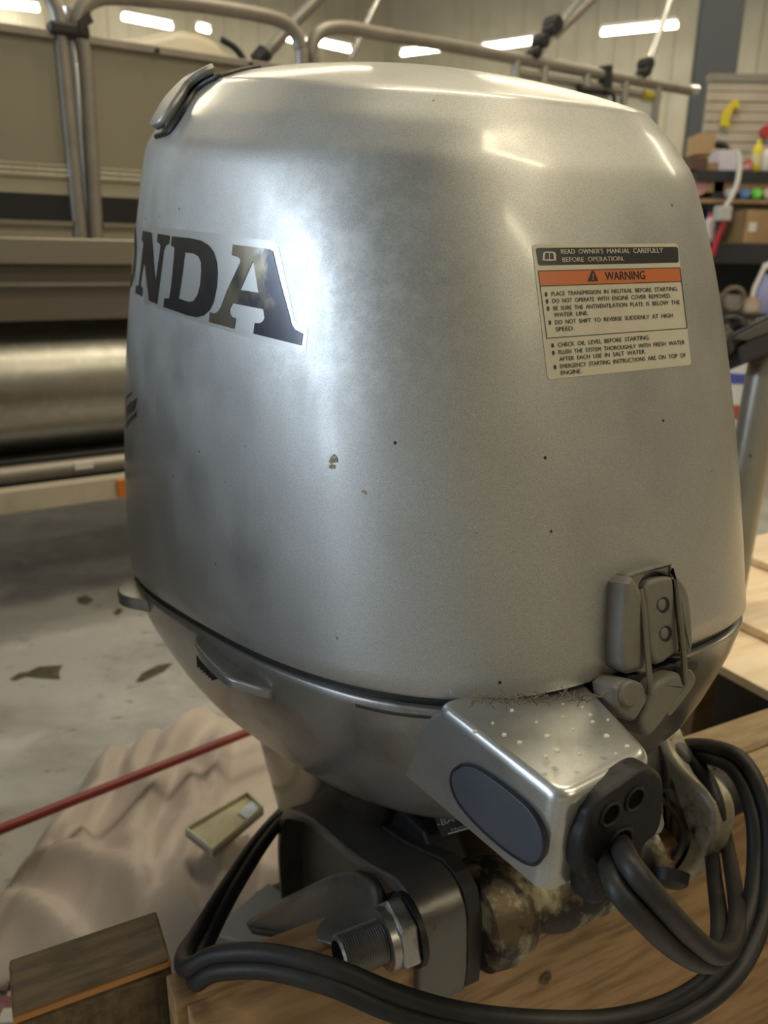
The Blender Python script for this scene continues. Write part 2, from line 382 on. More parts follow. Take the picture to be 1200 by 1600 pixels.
# cream console seat showing above the fence
sf = BF; rows = []
pr = [(155, 78), (165, 62), (185, 56), (230, 52), (262, 44), (290, 42), (318, 48), (345, 62), (368, 82), (385, 106)]
base_z = zdeck+.3
F_, B_ = [], []
for px, py in pr:
    l = bl(px, py, .35); F_.append((l[0], l[2]))
rows = []
n_ = len(F_)
for yo, ins in ((.35, .03), (.37, .008), (.42, 0), (.75, 0), (.80, .008), (.82, .03)):
    rows.append([fp(BF, F_[0][0]+ins, yo, base_z)]+[fp(BF, x+(ins if i < n_/2 else -ins), yo, z-ins) for i, (x, z) in enumerate(F_)]+[fp(BF, F_[-1][0]-ins, yo, base_z)])
q = MB().grid(rows); k = len(rows[0]); q.F += [list(range(k)), [(len(rows)-1)*k+j for j in range(k)][::-1]]; q.M += [0, 0]
seat = q.build('boat_seat', M_seat, boat, smooth=60)
MB().tube(smooth_path([bt(345, 61, .36), bt(366, 74, .36), bt(380, 92, .36), bt(386, 108, .36)]), .012, 8).build('seat_piping', M_blk, seat)
# trailer under the float
tr = thing('boat_trailer', (BO.x, BO.y, .0), 'cream boat trailer with orange side reflector beneath the pontoon float', 'trailer')
zb = zc-.235
MB().fbox(BF, SX0, 2.4, .08, .40, zb-.09, zb+.03).build('carpeted_bunk', M_blk, tr, smooth=0, bevel=.01)
ty = -.10
l0 = bl(0, 793, ty); l1 = bl(190, 757, ty)
zz0 = (l0[2]+l1[2])/2
TF = frame(fp(BF, 0, ty, 0), 33+1.5)
MB().fbox(BF, SX0, 1.6, ty, ty+.05, zz0-.035, zz0+.035).build('frame_beam', M_trail, tr, smooth=0, bevel=.004)
MB().tube([fp(BF, SX0, ty+.10, zz0+.06), fp(BF, 1.8, ty+.10, zz0+.06)], .026, 14).build('steel_tube', M_alu, tr)
l = bl(131, 727, ty+.07); MB().fbox(BF, l[0]-.028, l[0]+.028, ty+.065, ty+.072, l[2]-.012, l[2]+.012).build('reflector_glint', M_white, tr, smooth=0, bevel=.002)  # white plate on the tube; a reflector's glint put into its colour
l = bl(189, 756, ty); MB().fbox(BF, l[0]-.014, l[0]+.014, ty-.012, ty, zz0-.03, zz0+.03).build('side_reflector', M_orange, tr, smooth=0, bevel=.003)
for s in (-2.4, 1.2): MB().fbox(BF, s-.03, s+.03, ty+.06, ty+.4, 0, zb-.05).build('support_post', M_steel, tr, smooth=0)
for s in (-1.2, -.5): 
    c = fp(BF, s, .9, .24); lathe(c, BF[2], [(-.09, .1), (-.09, .2), (-.07, .24), (.07, .24), (.09, .2), (.09, .1)], 28).build('wheel', M_blk, tr)
# ============================================================ outboard motor: engine cover shape
PP = {'yaw': 0.5583, 'cx': 0.0093, 'cy': 0.9709, 'n0': 3.7978, 'n1': 3.5024, 'n2': 3.4913, 'tp0': -0.0878, 'tp1': -0.0669, 'a0': 0.2504, 'da': 0.0072, 'a2': 0.0627, 'b0': 0.4255, 'db': 0.1091, 'b2': 0.0251, 'o1': 0.022, 'o2': -0.0261, 'z3': 0.4833, 'z4': 0.0351, 'z5': 0.0296, 'zt': 0.029, 'a4': 0.8931, 'b4': 0.9224, 'o4': -0.006, 'a5': 0.8474, 'b5': 0.8824, 'o5': -0.0144, 'T3': 0.2487, 'T4': 0.0317, 'T5': 0.0288, 'tx': 0.0234, 'ty': -0.1465, 'fb': 0.0018, 'sb': 0.0232}
M0 = Vector((PP['cx'], PP['cy'], .77)); MF = (M0, Vector((math.cos(PP['yaw']), math.sin(PP['yaw']), 0)), Vector((-math.sin(PP['yaw']), math.cos(PP['yaw']), 0)), Vector((0, 0, 1)))
NT = 144
def plan(a, b, n, tp, th):
    c, s = math.cos(th), math.sin(th)
    u = math.copysign(abs(c)**(2/n), c); v = math.copysign(abs(s)**(2/n), s)
    y = b*v-(PP['fb']*(1-u*u)*(-v) if v < 0 else 0)
    return a*u*(1-tp*v+(PP['sb']/a)*(1-v*v)), y
TH = []
for j in range(NT):
    TH.append(2*math.pi*j/NT)
def ring(z, a, b, o, n, tp, T, f=1.0, dz=0.0):
    out = []
    for th in TH:
        x, y = plan(a, b, n, tp, th); x *= f; y = y*f+o
        out.append(fp(MF, x, y, z+T*y+PP['tx']*x+PP['ty']*y+dz))
    return out
def side(t):
    return [PP['z3']*t, PP['a0']-PP['da']*t-PP['a2']*(t*t-t*.6), PP['b0']-PP['db']*t-PP['b2']*(t*t-t*.6), PP['o1']*t+PP['o2']*t*t, PP['n0']*(1-t)+PP['n1']*t, PP['tp0']*(1-t)+PP['tp1']*t, PP['T3']*t**3]
prof = [side(k/32) for k in range(33)]
z, a, b, o, n, tp, T = prof[-1]
P4 = [z+PP['z4'], a*PP['a4'], b*PP['b4'], o+PP['o4'], (n+PP['n2'])/2, tp, T+PP['T4']]
P5 = [P4[0]+PP['z5'], P4[1]*PP['a5'], P4[2]*PP['b5'], P4[3]+PP['o5'], PP['n2'], tp, P4[6]+PP['T5']]
lerp = lambda A_, B_, t: [x+(y-x)*t for x, y in zip(A_, B_)]
prof += [lerp(prof[32], P4, k/6) for k in range(1, 7)]+[lerp(P4, P5, k/6) for k in range(1, 7)]
NS = len(prof)
for it in range(1):
    q = [list(p) for p in prof]
    for i in range(29, NS-1): q[i] = [(prof[i-1][k]+2*prof[i][k]+prof[i+1][k])/4 for k in range(7)]
    prof = q
rings = [ring(*p) for p in prof]
L5 = prof[-1]
for f in (.96, .9, .8, .65, .5, .35, .2, .08): rings.append(ring(*L5, f, PP['zt']*(1-f**2.2)))
cb = MB()
lip = [[fp(MF, *(lambda l: (l[0]*s, l[1]*s, l[2]+dz))(loc_in(MF, p))) for p in rings[0]] for s, dz in ((.965, .012), (.985, -.001), (.996, -.003))]
allr = lip+rings
cb.grid(allr, closed=True)
cb.F.append([(len(allr)-1)*NT+j for j in range(NT)]); cb.M.append(0)
bv = BVHTree.FromPolygons(cb.V, [tuple(f) for f in cb.F])
def hit(px, py, off=0.0):
    l = n = None; dm = 9
    for jx, jy in ((0, 0), (.06, .04), (-.05, .07)):      # a ray can slip between two faces
        v = ray(px+jx, py+jy).normalized(); l_, n_, i_, d_ = bv.ray_cast(CAM, v)
        if l_ is not None and d_ < dm-.004: l, n, dm = l_, n_, d_
    if l is None:
        # nearest point of the surface to the ray
        best = None
        t = .5
        for k in range(60):
            q = CAM+v*(.5+k*.015); l2, n2, i2, d2 = bv.find_nearest(q)
            if best is None or d2 < best[0]: best = (d2, l2, n2)
        l, n = best[1], best[2]
    if n.dot(l-M0-Vector((0, 0, .25))) < 0: n = -n
    return l+n*off
def hitn(px, py):
    p = hit(px, py); l, n, i, d = bv.find_nearest(p)
    if n.dot(l-M0-Vector((0, 0, .25))) < 0: n = -n
    return p, n
OXIDE = hit(520, 440)-M0
M_paint = paint_material()
motor = thing('outboard_motor', M0, 'large silver outboard boat motor clamped to a wooden stand, dark lettering on its side', 'outboard motor')
cover = cb.build('engine_cover', M_paint, motor, smooth=70)

M_black = mat('black_rubber', (0.009, 0.009, 0.010), 0.5, spec=.35, noise=(25, (0.022, 0.021, 0.019), .5, .8), bump=(200, .3))
M_gask = mat('gasket_rubber', (0.010, 0.010, 0.011), 0.5, noise=(40, (0.06, 0.05, 0.04), .6, .8))
M_dark = mat('dark_glossy_paint', (0.04, 0.032, 0.027), 0.25, 0.1, coat=.4, noise=(10, (0.035, 0.03, 0.026), .45, .7))
M_tray = mat('tray_paint', (0.27, 0.26, 0.24), 0.33, 0.7, coat=.3, noise=[(1200, (0.33, 0.33, 0.31), .4, .6), (9, (0.17, 0.15, 0.13), .48, .72)])
M_box = mat('silver_box_paint', (0.50, 0.50, 0.48), 0.30, 0.8, coat=.2, noise=[(1200, (0.42, 0.42, 0.40), .4, .6), (14, (0.36, 0.34, 0.30), .5, .75)])
M_brk = mat('grey_bracket_paint', (0.15, 0.145, 0.13), 0.36, 0.5, noise=[(16, (0.11, 0.10, 0.085), .45, .7), (45, (0.10, 0.08, 0.06), .66, .74)], bump=(80, .2))
M_brk2 = mat('worn_bracket_paint', (0.34, 0.315, 0.25), 0.42, 0.35, noise=[(20, (0.24, 0.20, 0.13), .5, .66), (34, (0.07, 0.05, 0.035), .58, .68)], bump=(60, .5))
M_dirty = mat('dirty_silver_casting', (0.34, 0.30, 0.20), 0.45, 0.4, noise=[(30, (0.12, 0.085, 0.05), .46, .58), (18, (0.02, 0.016, 0.012), .48, .58)], bump=(50, .8))
M_hole = mat('deep_hole', (0.002, 0.002, 0.002), .9, spec=.1)
M_zinc = mat('dull_zinc', (0.42, 0.41, 0.39), 0.35, 0.9, noise=(40, (0.22, 0.2, 0.17), .5, .7))
M_latch = mat('latch_plastic', (0.15, 0.14, 0.118), 0.6, 0.1, noise=[(30, (0.19, 0.175, 0.145), .4, .7), (90, (0.12, 0.1, 0.08), .66, .74)], bump=(150, .3))
M_oval = mat('blue_grey_rubber_plug', (0.045, 0.05, 0.064), 0.5, noise=(12, (0.06, 0.066, 0.08), .45, .7))
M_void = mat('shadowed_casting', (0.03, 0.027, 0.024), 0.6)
M_cable = mat('cable_sheath', (0.016, 0.015, 0.014), 0.5, spec=.35, noise=[(18, (0.03, 0.028, 0.025), .5, .7), (150, (0.25, 0.23, 0.2), .72, .78)], bump=(120, .15))
M_greyc = mat('grey_cable_sheath', (0.085, 0.08, 0.072), 0.5, noise=(18, (0.12, 0.11, 0.10), .5, .7))
M_chip = mat('scraped_spot', (0.30, 0.24, 0.12), 0.7, noise=(300, (0.6, 0.58, 0.5), .5, .6))

def pad(outline, n, thick, r, name, m, par, steps=5, dense=True, skirt=0.0):
    """rounded slab: outline (world points, in one plane) is the front silhouette, n its outward normal"""
    n = Vector(n).normalized(); P_ = smooth_path(list(outline)+[outline[0]], 4)[:-1] if dense else list(outline)
    N_ = len(P_); c = sum(P_, Vector())/N_
    area_ = sum(((P_[i]-c).cross(P_[(i+1) % N_]-c)).dot(n) for i in range(N_)); sg = 1 if area_ > 0 else -1
    inn = []
    for i in range(N_):
        t = (P_[(i+1) % N_]-P_[i-1]).normalized(); inn.append(n.cross(t)*sg)
    rows = [[p-n*thick+(-inn[i])*skirt for i, p in enumerate(P_)], [p-n*r for p in P_]]
    for k in range(1, steps+1):
        a = R(90*k/steps); rows.append([p-n*r*(1-math.sin(a))+inn[i]*r*(1-math.cos(a)) for i, p in enumerate(P_)])
    q = MB().grid(rows, closed=True); L_ = len(rows)-1
    q.F += [list(range(N_)), [L_*N_+j for j in range(N_)]]; q.M += [0, 0]
    return q.build(name, m, par, smooth=50)

# dark groove and the grip panel on the upper rear of the cover
gro = [(246, 214), (262, 209), (272, 200), (290, 172), (306, 146), (322, 132), (345, 121), (375, 112), (405, 106)]
gp = [hit(x, y, .0008) for x, y in gro]
gv = []
G = smooth_path(gp, 4)
MB().tube(G, .0032, 8).build('grip_groove', M_gask, cover)
cap_in = [(252, 208), (262, 204), (268, 198), (286, 170), (302, 144), (318, 130), (340, 119.5)]
cap_out = [(249, 206), (256, 192), (264, 177), (272, 165), (284, 150), (296, 138), (335, 120)]
rows = []
for k in range(7):
    f = k/6; rows.append([hit(cap_out[j][0]*(1-f)+cap_in[j][0]*f, cap_out[j][1]*(1-f)+cap_in[j][1]*f, .0045) for j in range(7)])
MB().grid(rows).build('grip_panel', M_paint, cover, smooth=60).modifiers.new('s', 'SOLIDIFY').thickness = -.008

# gasket and lower tray
def scaled(s, dz, o=0.0, sx=None):
    out = []
    for p in rings[0]:
        l = loc_in(MF, p); out.append(fp(MF, l[0]*(sx or s), l[1]*s+o, l[2]+dz))
    return out
g = MB().grid([scaled(.955, .006), scaled(.978, .003), scaled(.986, -.006), scaled(.983, -.014), scaled(.955, -.018)], closed=True)
g.build('gasket', M_gask, motor, smooth=80)
TR = [(.955, -.0125, 0), (.991, -.0125, 0), (.997, -.0145, 0), (.995, -.022, 0), (.980, -.045, -.002), (.95, -.07, -.008), (.905, -.10, -.018), (.85, -.13, -.03), (.79, -.155, -.04), (.76, -.165, -.044), (.60, -.172, -.04), (.2, -.18, -.02)]
t_ = MB().grid([scaled(s, dz, o) for s, dz, o in TR], closed=True); t_.F.append([(len(TR)-1)*NT+j for j in range(NT)]); t_.M.append(0)
tray = t_.build('lower_cowl', M_tray, motor, smooth=50)
tbv = BVHTree.FromPolygons(t_.V, [tuple(f) for f in t_.F])
def thit(px, py, off=0.0):
    v = ray(px, py).normalized(); l, n, i, d = tbv.ray_cast(CAM, v)
    if l is None: return None
    if n.dot(v) > 0: n = -n
    return l+n*off
# joint line in the tray rim and vents
def seam_strip(pts, w, name, m, par, f=thit):
    P_ = [f(x, y, .0004) for x, y in pts]
    if any(p is None for p in P_): print('seam miss', name, pts); P_ = [p for p in P_ if p]
    if len(P_) > 1: MB().tube(smooth_path(P_, 3), w, 6).build(name, m, par)
seam_strip([(556, 1082), (557, 1102)], .0007, 'joint_line', M_gask, tray)
seam_strip([(557, 1102), (600, 1112), (650, 1119), (700, 1122)], .0012, 'joint_line', M_gask, tray)

# leg (midsection) going down behind the transom to the floor
def ell(cx_, cy_, a, b, z, n=2.6, N=64):
    out = []
    for j in range(N):
        th = 2*math.pi*j/N; c, s = math.cos(th), math.sin(th)
        out.append(fp(MF, cx_+a*math.copysign(abs(c)**(2/n), c), cy_+b*math.copysign(abs(s)**(2/n), s), z))
    return out
LG = [(.0, .08, .20, .30, -.13), (.0, .10, .15, .32, -.20), (.0, .10, .115, .32, -.28), (.0, .08, .10, .30, -.36), (.0, .04, .10, .26, -.45), (0, .0, .10, .22, -.53), (0, .0, .095, .20, -.62), (0, .0, .09, .18, -.74)]
q = MB().grid([ell(*l) for l in LG], closed=True); q.F.append([(len(LG)-1)*64+j for j in range(64)]); q.M.append(0)
q.build('midsection', M_dark, motor, smooth=60)
q = MB(); pf = [(-.09, -.70), (-.05, -.76), (.12, -.765), (.19, -.72), (.2, -.70)]
MB().fbox(MF, -.10, .10, -.12, .28, -.715, -.705).build('cavitation_plate', M_dark, motor, smooth=0, bevel=.004)

# fins (rain lips) on the tray
def fin(pts_top, drop, out, name='cover_catch'):
    """pts_top: px outline of the upper face on the tray rim; depth from tray hits"""
    pass
def wedge(pxs, d, thick, m, name, bevel=.003):
    P_ = [atd(x, y, dd) for (x, y), dd in zip(pxs, d)]
    return MB().prism(P_, (0, 0, -thick)).build(name, m, motor, smooth=0, bevel=bevel)
b1 = thit(330, 1035) or atd(330, 1035, .78); dpt = (b1-CAM).dot(fwd)
h = lambda x, y, o=0: (thit(x, y) or hit(x, y))-Vector((0, 0, 0))
A_ = [h(318, 1012), h(345, 1005), h(380, 1018), h(418, 1042)]
nrm = (Vector(A_[1])-M0); nrm.z = 0; nrm.normalize()
# lip: a shelf standing out from the tray, rounded outline
base = [h(314, 1016), h(335, 1007), h(370, 1016), h(420, 1043)]
o1_ = [base[0]+nrm*.002, base[0]*.6+base[1]*.4+nrm*.015, base[2]+nrm*.021, base[3]*.5+base[2]*.5+nrm*.013, base[3]+nrm*.001]
zt_ = base[1].z-.004
poly = [base[1]-nrm*.012, base[0]-nrm*.006]+o1_[1:4]+[base[3]-nrm*.004, base[2]-nrm*.012]
poly = [Vector((p.x, p.y, zt_+(p.z-base[1].z)*.10)) for p in poly]
pad(poly, (0, 0, 1), .010, .003, 'side_lip', M_tray, motor)
for k in range(6):
    p = atd(316+k*4.4, 1032+k*4.0, dpt-.020); MB().fbox((p, MF[1], MF[2], MF[3]), -.006, .001, -.0008, .0008, -.007, .007).build('vent_slot', M_void, tray, smooth=0)
zl = rings[0][NT//2-8].z-.012
P_ = [atz(x, y, zl) for x, y in [(214, 898), (200, 906), (186, 916), (184, 924), (194, 931), (215, 936), (236, 938), (240, 920)]]
pad(P_, (0, 0, 1), .016, .003, 'side_lip', M_tray, motor)

# front box carrying the cable grommet
bx = MB()
lo = lambda px, py, ax, v: loc_in(MF, on(MF, px, py, ax, v))
T_ = [(-.197, -.375, .052), (-.193, -.513, .050), (-.101, -.509, .050), (-.070, -.40, .054)]
bl1 = lo(872, 1388, 'y', -.505); bl0 = lo(700, 1243, 'x', -.193)
bl2 = lo(596, 1188, 'x', -.195)
Bm = [(-.190, bl2[1], bl2[2]), (-.192, -.505, bl1[2]), (-.100, -.500, bl1[2]), (-.075, bl0[1]+.03, bl0[2])]
def loft_box(Tp, Bp, r, name, m, par, n=5):
    """rounded-plan box through four top and four bottom corners with rounded vertical and top edges"""
    def rr(P4, rad, inset=0, dz=0):
        out = []; P4 = [Vector(p) for p in P4]; c = sum(P4, Vector())/4
        for i in range(4):
            p, a, b = P4[i], P4[i-1], P4[(i+1) % 4]
            da = (a-p).normalized(); db = (b-p).normalized()
            for k in range(n+1):
                t = k/n; q0 = p+da*rad*(1-t)**2+db*rad*t*t
                v = (c-q0); v.z = 0
                out.append(q0+v.normalized()*inset+Vector((0, 0, dz)))
        return out
    rows = []
    rows.append(rr(Bp, r)); 
    for f in (.33, .66): rows.append(rr([Vector(b).lerp(Vector(t), f) for b, t in zip(Bp, Tp)], r))
    for a in (0, 25, 50, 70, 90):
        rows.append(rr(Tp, r, .009*(1-math.cos(R(a))), -.009+.009*math.sin(R(a))))
    rows = [[fp(MF, *p) for p in r_] for r_ in rows]
    q = MB().grid(rows, closed=True); k = len(rows[0]); q.F += [list(range(k)), [(len(rows)-1)*k+j for j in range(k)]]; q.M += [0, 0]
    return q.build(name, m, par, smooth=50)
fbx = loft_box(T_, Bm, .014, 'cable_box', M_box, motor)
# tapered neck from box back under the tray on its left side
loft_box([(-.15, -.24, .0), (-.195, -.39, .040), (-.09, -.40, .04), (-.08, -.24, .0)], [(-.12, -.22, -.10), (-.192, -.38, -.022), (-.09, -.39, -.03), (-.08, -.22, -.10)], .012, 'box_neck', M_box, motor)
# oval plug on the left flank
pl_x = -.1962
ov = [on(MF, x, y, 'x', pl_x) for x, y in ((722, 1196), (708, 1207), (706, 1228), (718, 1256), (745, 1288), (780, 1320), (812, 1343), (832, 1350), (845, 1341), (849, 1318), (843, 1292), (826, 1264), (795, 1236), (760, 1210), (738, 1198))]
ov = smooth_path(ov+[ov[0]], 3)[:-1]
c_ = sum(ov, Vector())/len(ov)
pad([p-MF[1]*.0004 for p in ov], -MF[1], .01, .002, 'oval_plug', M_oval, fbx, dense=False)
MB().tube([c_+(p-c_)*1.02-MF[1]*.0 for p in ov], .0010, 6, closed=True).build('plug_rim', M_gask, fbx)
# rubber grommet on the front
gy = -.512
gl = [(905, 1262), (925, 1236), (960, 1212), (985, 1195), (1003, 1192), (1019, 1203), (1023, 1230), (1020, 1270), (1010, 1295), (992, 1312), (985, 1345), (945, 1352), (932, 1395), (905, 1400), (903, 1370), (893, 1348), (893, 1310), (900, 1285)]
gpts = [on(MF, x, y, 'y', gy) for x, y in gl]
gr = pad([p-MF[2]*.009 for p in gpts], -MF[2], .016, .0038, 'cable_grommet', M_black, motor)
for (x, y, r) in ((953, 1272, .0085), (991, 1248, .0085), (968, 1316, .0110)):
    p = on(MF, x, y, 'y', gy-.009)
    MB().tube([p-MF[2]*.0005+(MF[1]*math.cos(R(a_))+MF[3]*math.sin(R(a_)))*r for a_ in range(0, 360, 20)], .0014, 8, closed=True).build('hole_rim', M_black, gr)
    lathe(p-MF[2]*.0004, MF[2], [(0, r*.95), (.001, r)], 20).build('grommet_hole', M_hole, gr)
# debris along the seam
dbm = MB()
for k in range(70):
    x = rnd.uniform(730, 955); y = 1094-(x-790)*.045*(1 if x > 790 else 0)+rnd.uniform(-6, 7)
    p = atd(x, y, .585+rnd.uniform(0, .012)); d = Vector((rnd.uniform(-1, 1), rnd.uniform(-1, 1), rnd.uniform(-.4, .4))).normalized()*rnd.uniform(.003, .008)
    dbm.tube([p-d, p+Vector((0, 0, .001)), p+d], .0004, 4, cap=False)
M_lint = mat('lint', (0.16, 0.13, 0.09), 0.9)
o = dbm.build('lint', M_lint, motor); o['kind'] = 'stuff'
# pale water spots on the box top
M_spot = mat('dried_spot', (0.62, 0.58, 0.45), 0.7)
sp = MB()
spots = [(742, 1143, 5), (788, 1148, 5), (855, 1150, 6), (948, 1150, 6), (870, 1172, 7), (812, 1160, 5), (922, 1117, 4), (926, 1128, 4), (980, 1166, 5), (905, 1178, 4), (800, 1110, 4), (895, 1140, 3), (838, 1128, 3), (770, 1130, 3), (962, 1178, 3), (880, 1120, 3), (853, 1182, 5), (910, 1105, 3), (880, 1100, 3), (950, 1125, 3)]
for x, y, r in spots:
    p = on(MF, x, y, 'z', .0545+ (.012*(1245-y)/125 if y < 1245 else 0)); rr_ = r*.8/1250*.56
    lathe(p-Vector((0, 0, .0006)), (0, 0, 1), [(0, rr_), (.0012, rr_*.9)], 8, mb=sp)
o = sp.build('dried_spots', M_spot, fbx); o['kind'] = 'stuff'

# text outlines from the built-in font
def text_mesh(s):
    cu = bpy.data.curves.new('t', 'FONT'); cu.body = s; cu.resolution_u = 3
    ob = bpy.data.objects.new('t', cu); col.objects.link(ob)
    dg = bpy.context.evaluated_depsgraph_get(); me = ob.evaluated_get(dg).to_mesh()
    V = [tuple(v.co) for v in me.vertices]; F_ = [tuple(p.vertices) for p in me.polygons]
    ob.evaluated_get(dg).to_mesh_clear(); bpy.data.objects.remove(ob); bpy.data.curves.remove(cu)
    return V, F_
capV, _ = text_mesh('H'); CAPH = max(v[1] for v in capV)
# ---------- clamp bracket (frame turned with the stand)
SF = frame((.0106, .9286, .77), 27.0)
S = lambda x, y, z: fp(SF, x, y, z)
prof_top = [(.096, -.56), (.106, -.50), (.109, -.455), (.100, -.405), (.075, -.360), (.043, -.336), (-.02, -.302), (-.061, -.286), (-.12, -.266), (-.172, -.247), (-.22, -.224), (-.254, -.207), (-.280, -.205), (-.297, -.215), (-.307, -.235), (-.311, -.288), (-.309, -.322)]
inner_ = [(.086, -.56), (.096, -.50), (.098, -.455), (.090, -.412), (.068, -.371), (.039, -.349), (-.02, -.314), (-.062, -.298), (-.12, -.278), (-.172, -.259), (-.22, -.237), (-.252, -.221), (-.274, -.220), (-.286, -.228), (-.295, -.243), (-.299, -.288), (-.299, -.322)]
def bracket(x0, x1, m, name, web_side):
    q = MB(); n = len(prof_top)
    pt = smooth_path([S(0, a, b) for a, b in prof_top], 3); pi_ = smooth_path([S(0, a, b) for a, b in inner_], 3)
    o0 = SF[1]*x0; o1 = SF[1]*x1
    rows = [[p+o0 for p in pi_], [p+o0 for p in pt], [p+o1 for p in pt], [p+o1 for p in pi_]]
    q.grid(rows+[rows[0]])
    br = q.build(name, m, motor, smooth=50, bevel=.0025)
    wx = x0+.034 if web_side < 0 else x1-.02
    wpoly = [p+SF[1]*wx for p in pi_]
    q = MB().prism([p for p in wpoly], SF[1]*.01); q.build('bracket_web', m, motor, smooth=0)
    return br
bracket(-.125, -.070, M_brk, 'clamp_bracket', -1)
# rubber/dark spacer between bracket and swivel housing
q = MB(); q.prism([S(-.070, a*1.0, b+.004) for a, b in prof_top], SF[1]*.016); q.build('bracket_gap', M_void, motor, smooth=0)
q = MB(); q.prism([S(-.06, a, b) for a, b in ((.02, -.26), (-.03, -.235), (-.10, -.23), (-.20, -.215), (-.24, -.24), (-.10, -.30), (.02, -.32))], SF[1]*.04); q.build('stop_plate', M_gask, motor, smooth=0, bevel=.006)
# foot of the left bracket
ft = [[atd(448, 1408, .93), atd(500, 1385, .90), atd(545, 1352, .86), atd(585, 1372, .81)],
      [atd(440, 1416, .93), atd(500, 1394, .885), atd(560, 1388, .84), atd(598, 1400, .795)],
      [atd(415, 1430, .90), atd(470, 1424, .865), atd(545, 1424, .81), atd(600, 1440, .775)],
      [atd(390, 1446, .87), atd(440, 1446, .835), atd(520, 1462, .775), atd(590, 1490, .75)],
      [atd(385, 1455, .865), atd(435, 1458, .825), atd(530, 1480, .765), atd(590, 1505, .745)]]
o = MB().grid(ft).build('bracket_foot', M_brk, motor, smooth=60)
ss = o.modifiers.new('sub', 'SUBSURF'); ss.levels = ss.render_levels = 2
so = o.modifiers.new('s', 'SOLIDIFY'); so.thickness = .012; so.offset = 0
# tilt tube: threaded pipe and hex nut at the left
py_, pz_ = -.3, -.226
pd = mat('threaded_zinc', (0.40, 0.39, 0.37), 0.33, 0.9)
th_ = [(0, .0165)]
k = 0
x = .002
while x < .046:
    th_ += [(x, .0195), (x+.0012, .0172)]; x += .0024
th_ += [(.048, .0185), (.075, .0185)]
pb = S(-.205, py_, pz_)
tube_ = lathe(pb, SF[1], th_, 32).build('tilt_tube', pd, motor, smooth=0)
lathe(pb-SF[1]*.0006, SF[1], [(0, .0145), (.0008, .0145)], 24).build('tube_bore', M_hole, tube_)
hx = MB()
hexp = [pb+SF[1]*.052+(SF[2]*math.cos(R(60*k+12))+SF[3]*math.sin(R(60*k+12)))*.034 for k in range(6)]
hx.prism(hexp, SF[1]*.018); hx.build('hex_nut', M_zinc, motor, smooth=0, bevel=.003)
lathe(pb+SF[1]*.044, SF[1], [(0, .025), (0, .028), (.008, .028), (.008, .025)], 28).build('washer', M_zinc, motor)
lathe(pb+SF[1]*.070, SF[1], [(0, .030), (0, .034), (.006, .034)], 28).build('washer', M_gask, motor)
# swivel cylinder between the brackets (dirty casting) and right bracket
lathe(S(-.054, -.285, -.262), SF[1], [(0, .045), (.004, .052), (.03, .055), (.05, .050), (.06, .042), (.075, .040), (.10, .046), (.20, .046), (.226, .050)], 40).build('swivel_housing', M_dirty, motor, smooth=50)
for (x, y, d, r) in ((786, 1418, .795, .011),):
    lathe(atd(x, y, d), (-.2, -.8, -.4), [(0, r*1.2), (.012, r), (.02, r*.5)], 14).build('casting_boss', mat('rusty_red', (0.06, 0.012, 0.008), .5, noise=(90, (.015, .01, .008), .42, .52)), motor)
lathe(atd(1048, 1362, .86), (-.2, -.7, -.6), [(0, .020), (.012, .018), (.016, .010)], 12).build('bolt_head', M_gask, motor)
RB_ = [(1012, 1150), (1030, 1146), (1045, 1178), (1070, 1210), (1098, 1236), (1114, 1262), (1117, 1292), (1108, 1325), (1092, 1352), (1068, 1378), (1050, 1385), (1036, 1366), (1058, 1340), (1070, 1310), (1064, 1282), (1040, 1252), (1018, 1232), (1004, 1200)]
pad([on(SF, x, y, 'x', .222) for x, y in RB_], -SF[1], .030, .008, 'clamp_bracket', M_brk2, motor)
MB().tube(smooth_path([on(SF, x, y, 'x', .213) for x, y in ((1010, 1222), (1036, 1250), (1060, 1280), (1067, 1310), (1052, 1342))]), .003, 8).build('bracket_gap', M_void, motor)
# right end: collar, hose clamp and sleeve
lathe(S(.25, -.29, -.222), SF[1], [(0, .036), (.018, .036), (.022, .032), (.03, .030)], 32).build('pivot_collar', M_brk, motor)
lathe(S(.262, -.29, -.222), SF[1], [(0, .030), (.0, .034), (.008, .034), (.008, .028), (.06, .026), (.08, .025)], 28).build('rubber_sleeve', M_black, motor)
# inner arm of right bracket going up to the cowl
pad([S(.20, a, b) for a, b in ((-.12, -.06), (-.20, -.08), (-.25, -.15), (-.26, -.22), (-.20, -.24), (-.14, -.20), (-.08, -.12))], -SF[1], .04, .008, 'swivel_arm', M_brk, motor)
# link plate with a hole
lp = [(1000, 1270), (1020, 1262), (1035, 1272), (1040, 1288), (1034, 1302), (1018, 1309), (1000, 1308)]
P_ = [atd(x, y, .66) for x, y in lp]
q = MB().prism(P_, fwd*.006); q.build('link_plate', M_zinc, motor, smooth=0, bevel=.002)
lathe(atd(1016, 1282, .658), fwd, [(0, .004), (.001, .004)], 12).build('link_hole', M_white, motor)
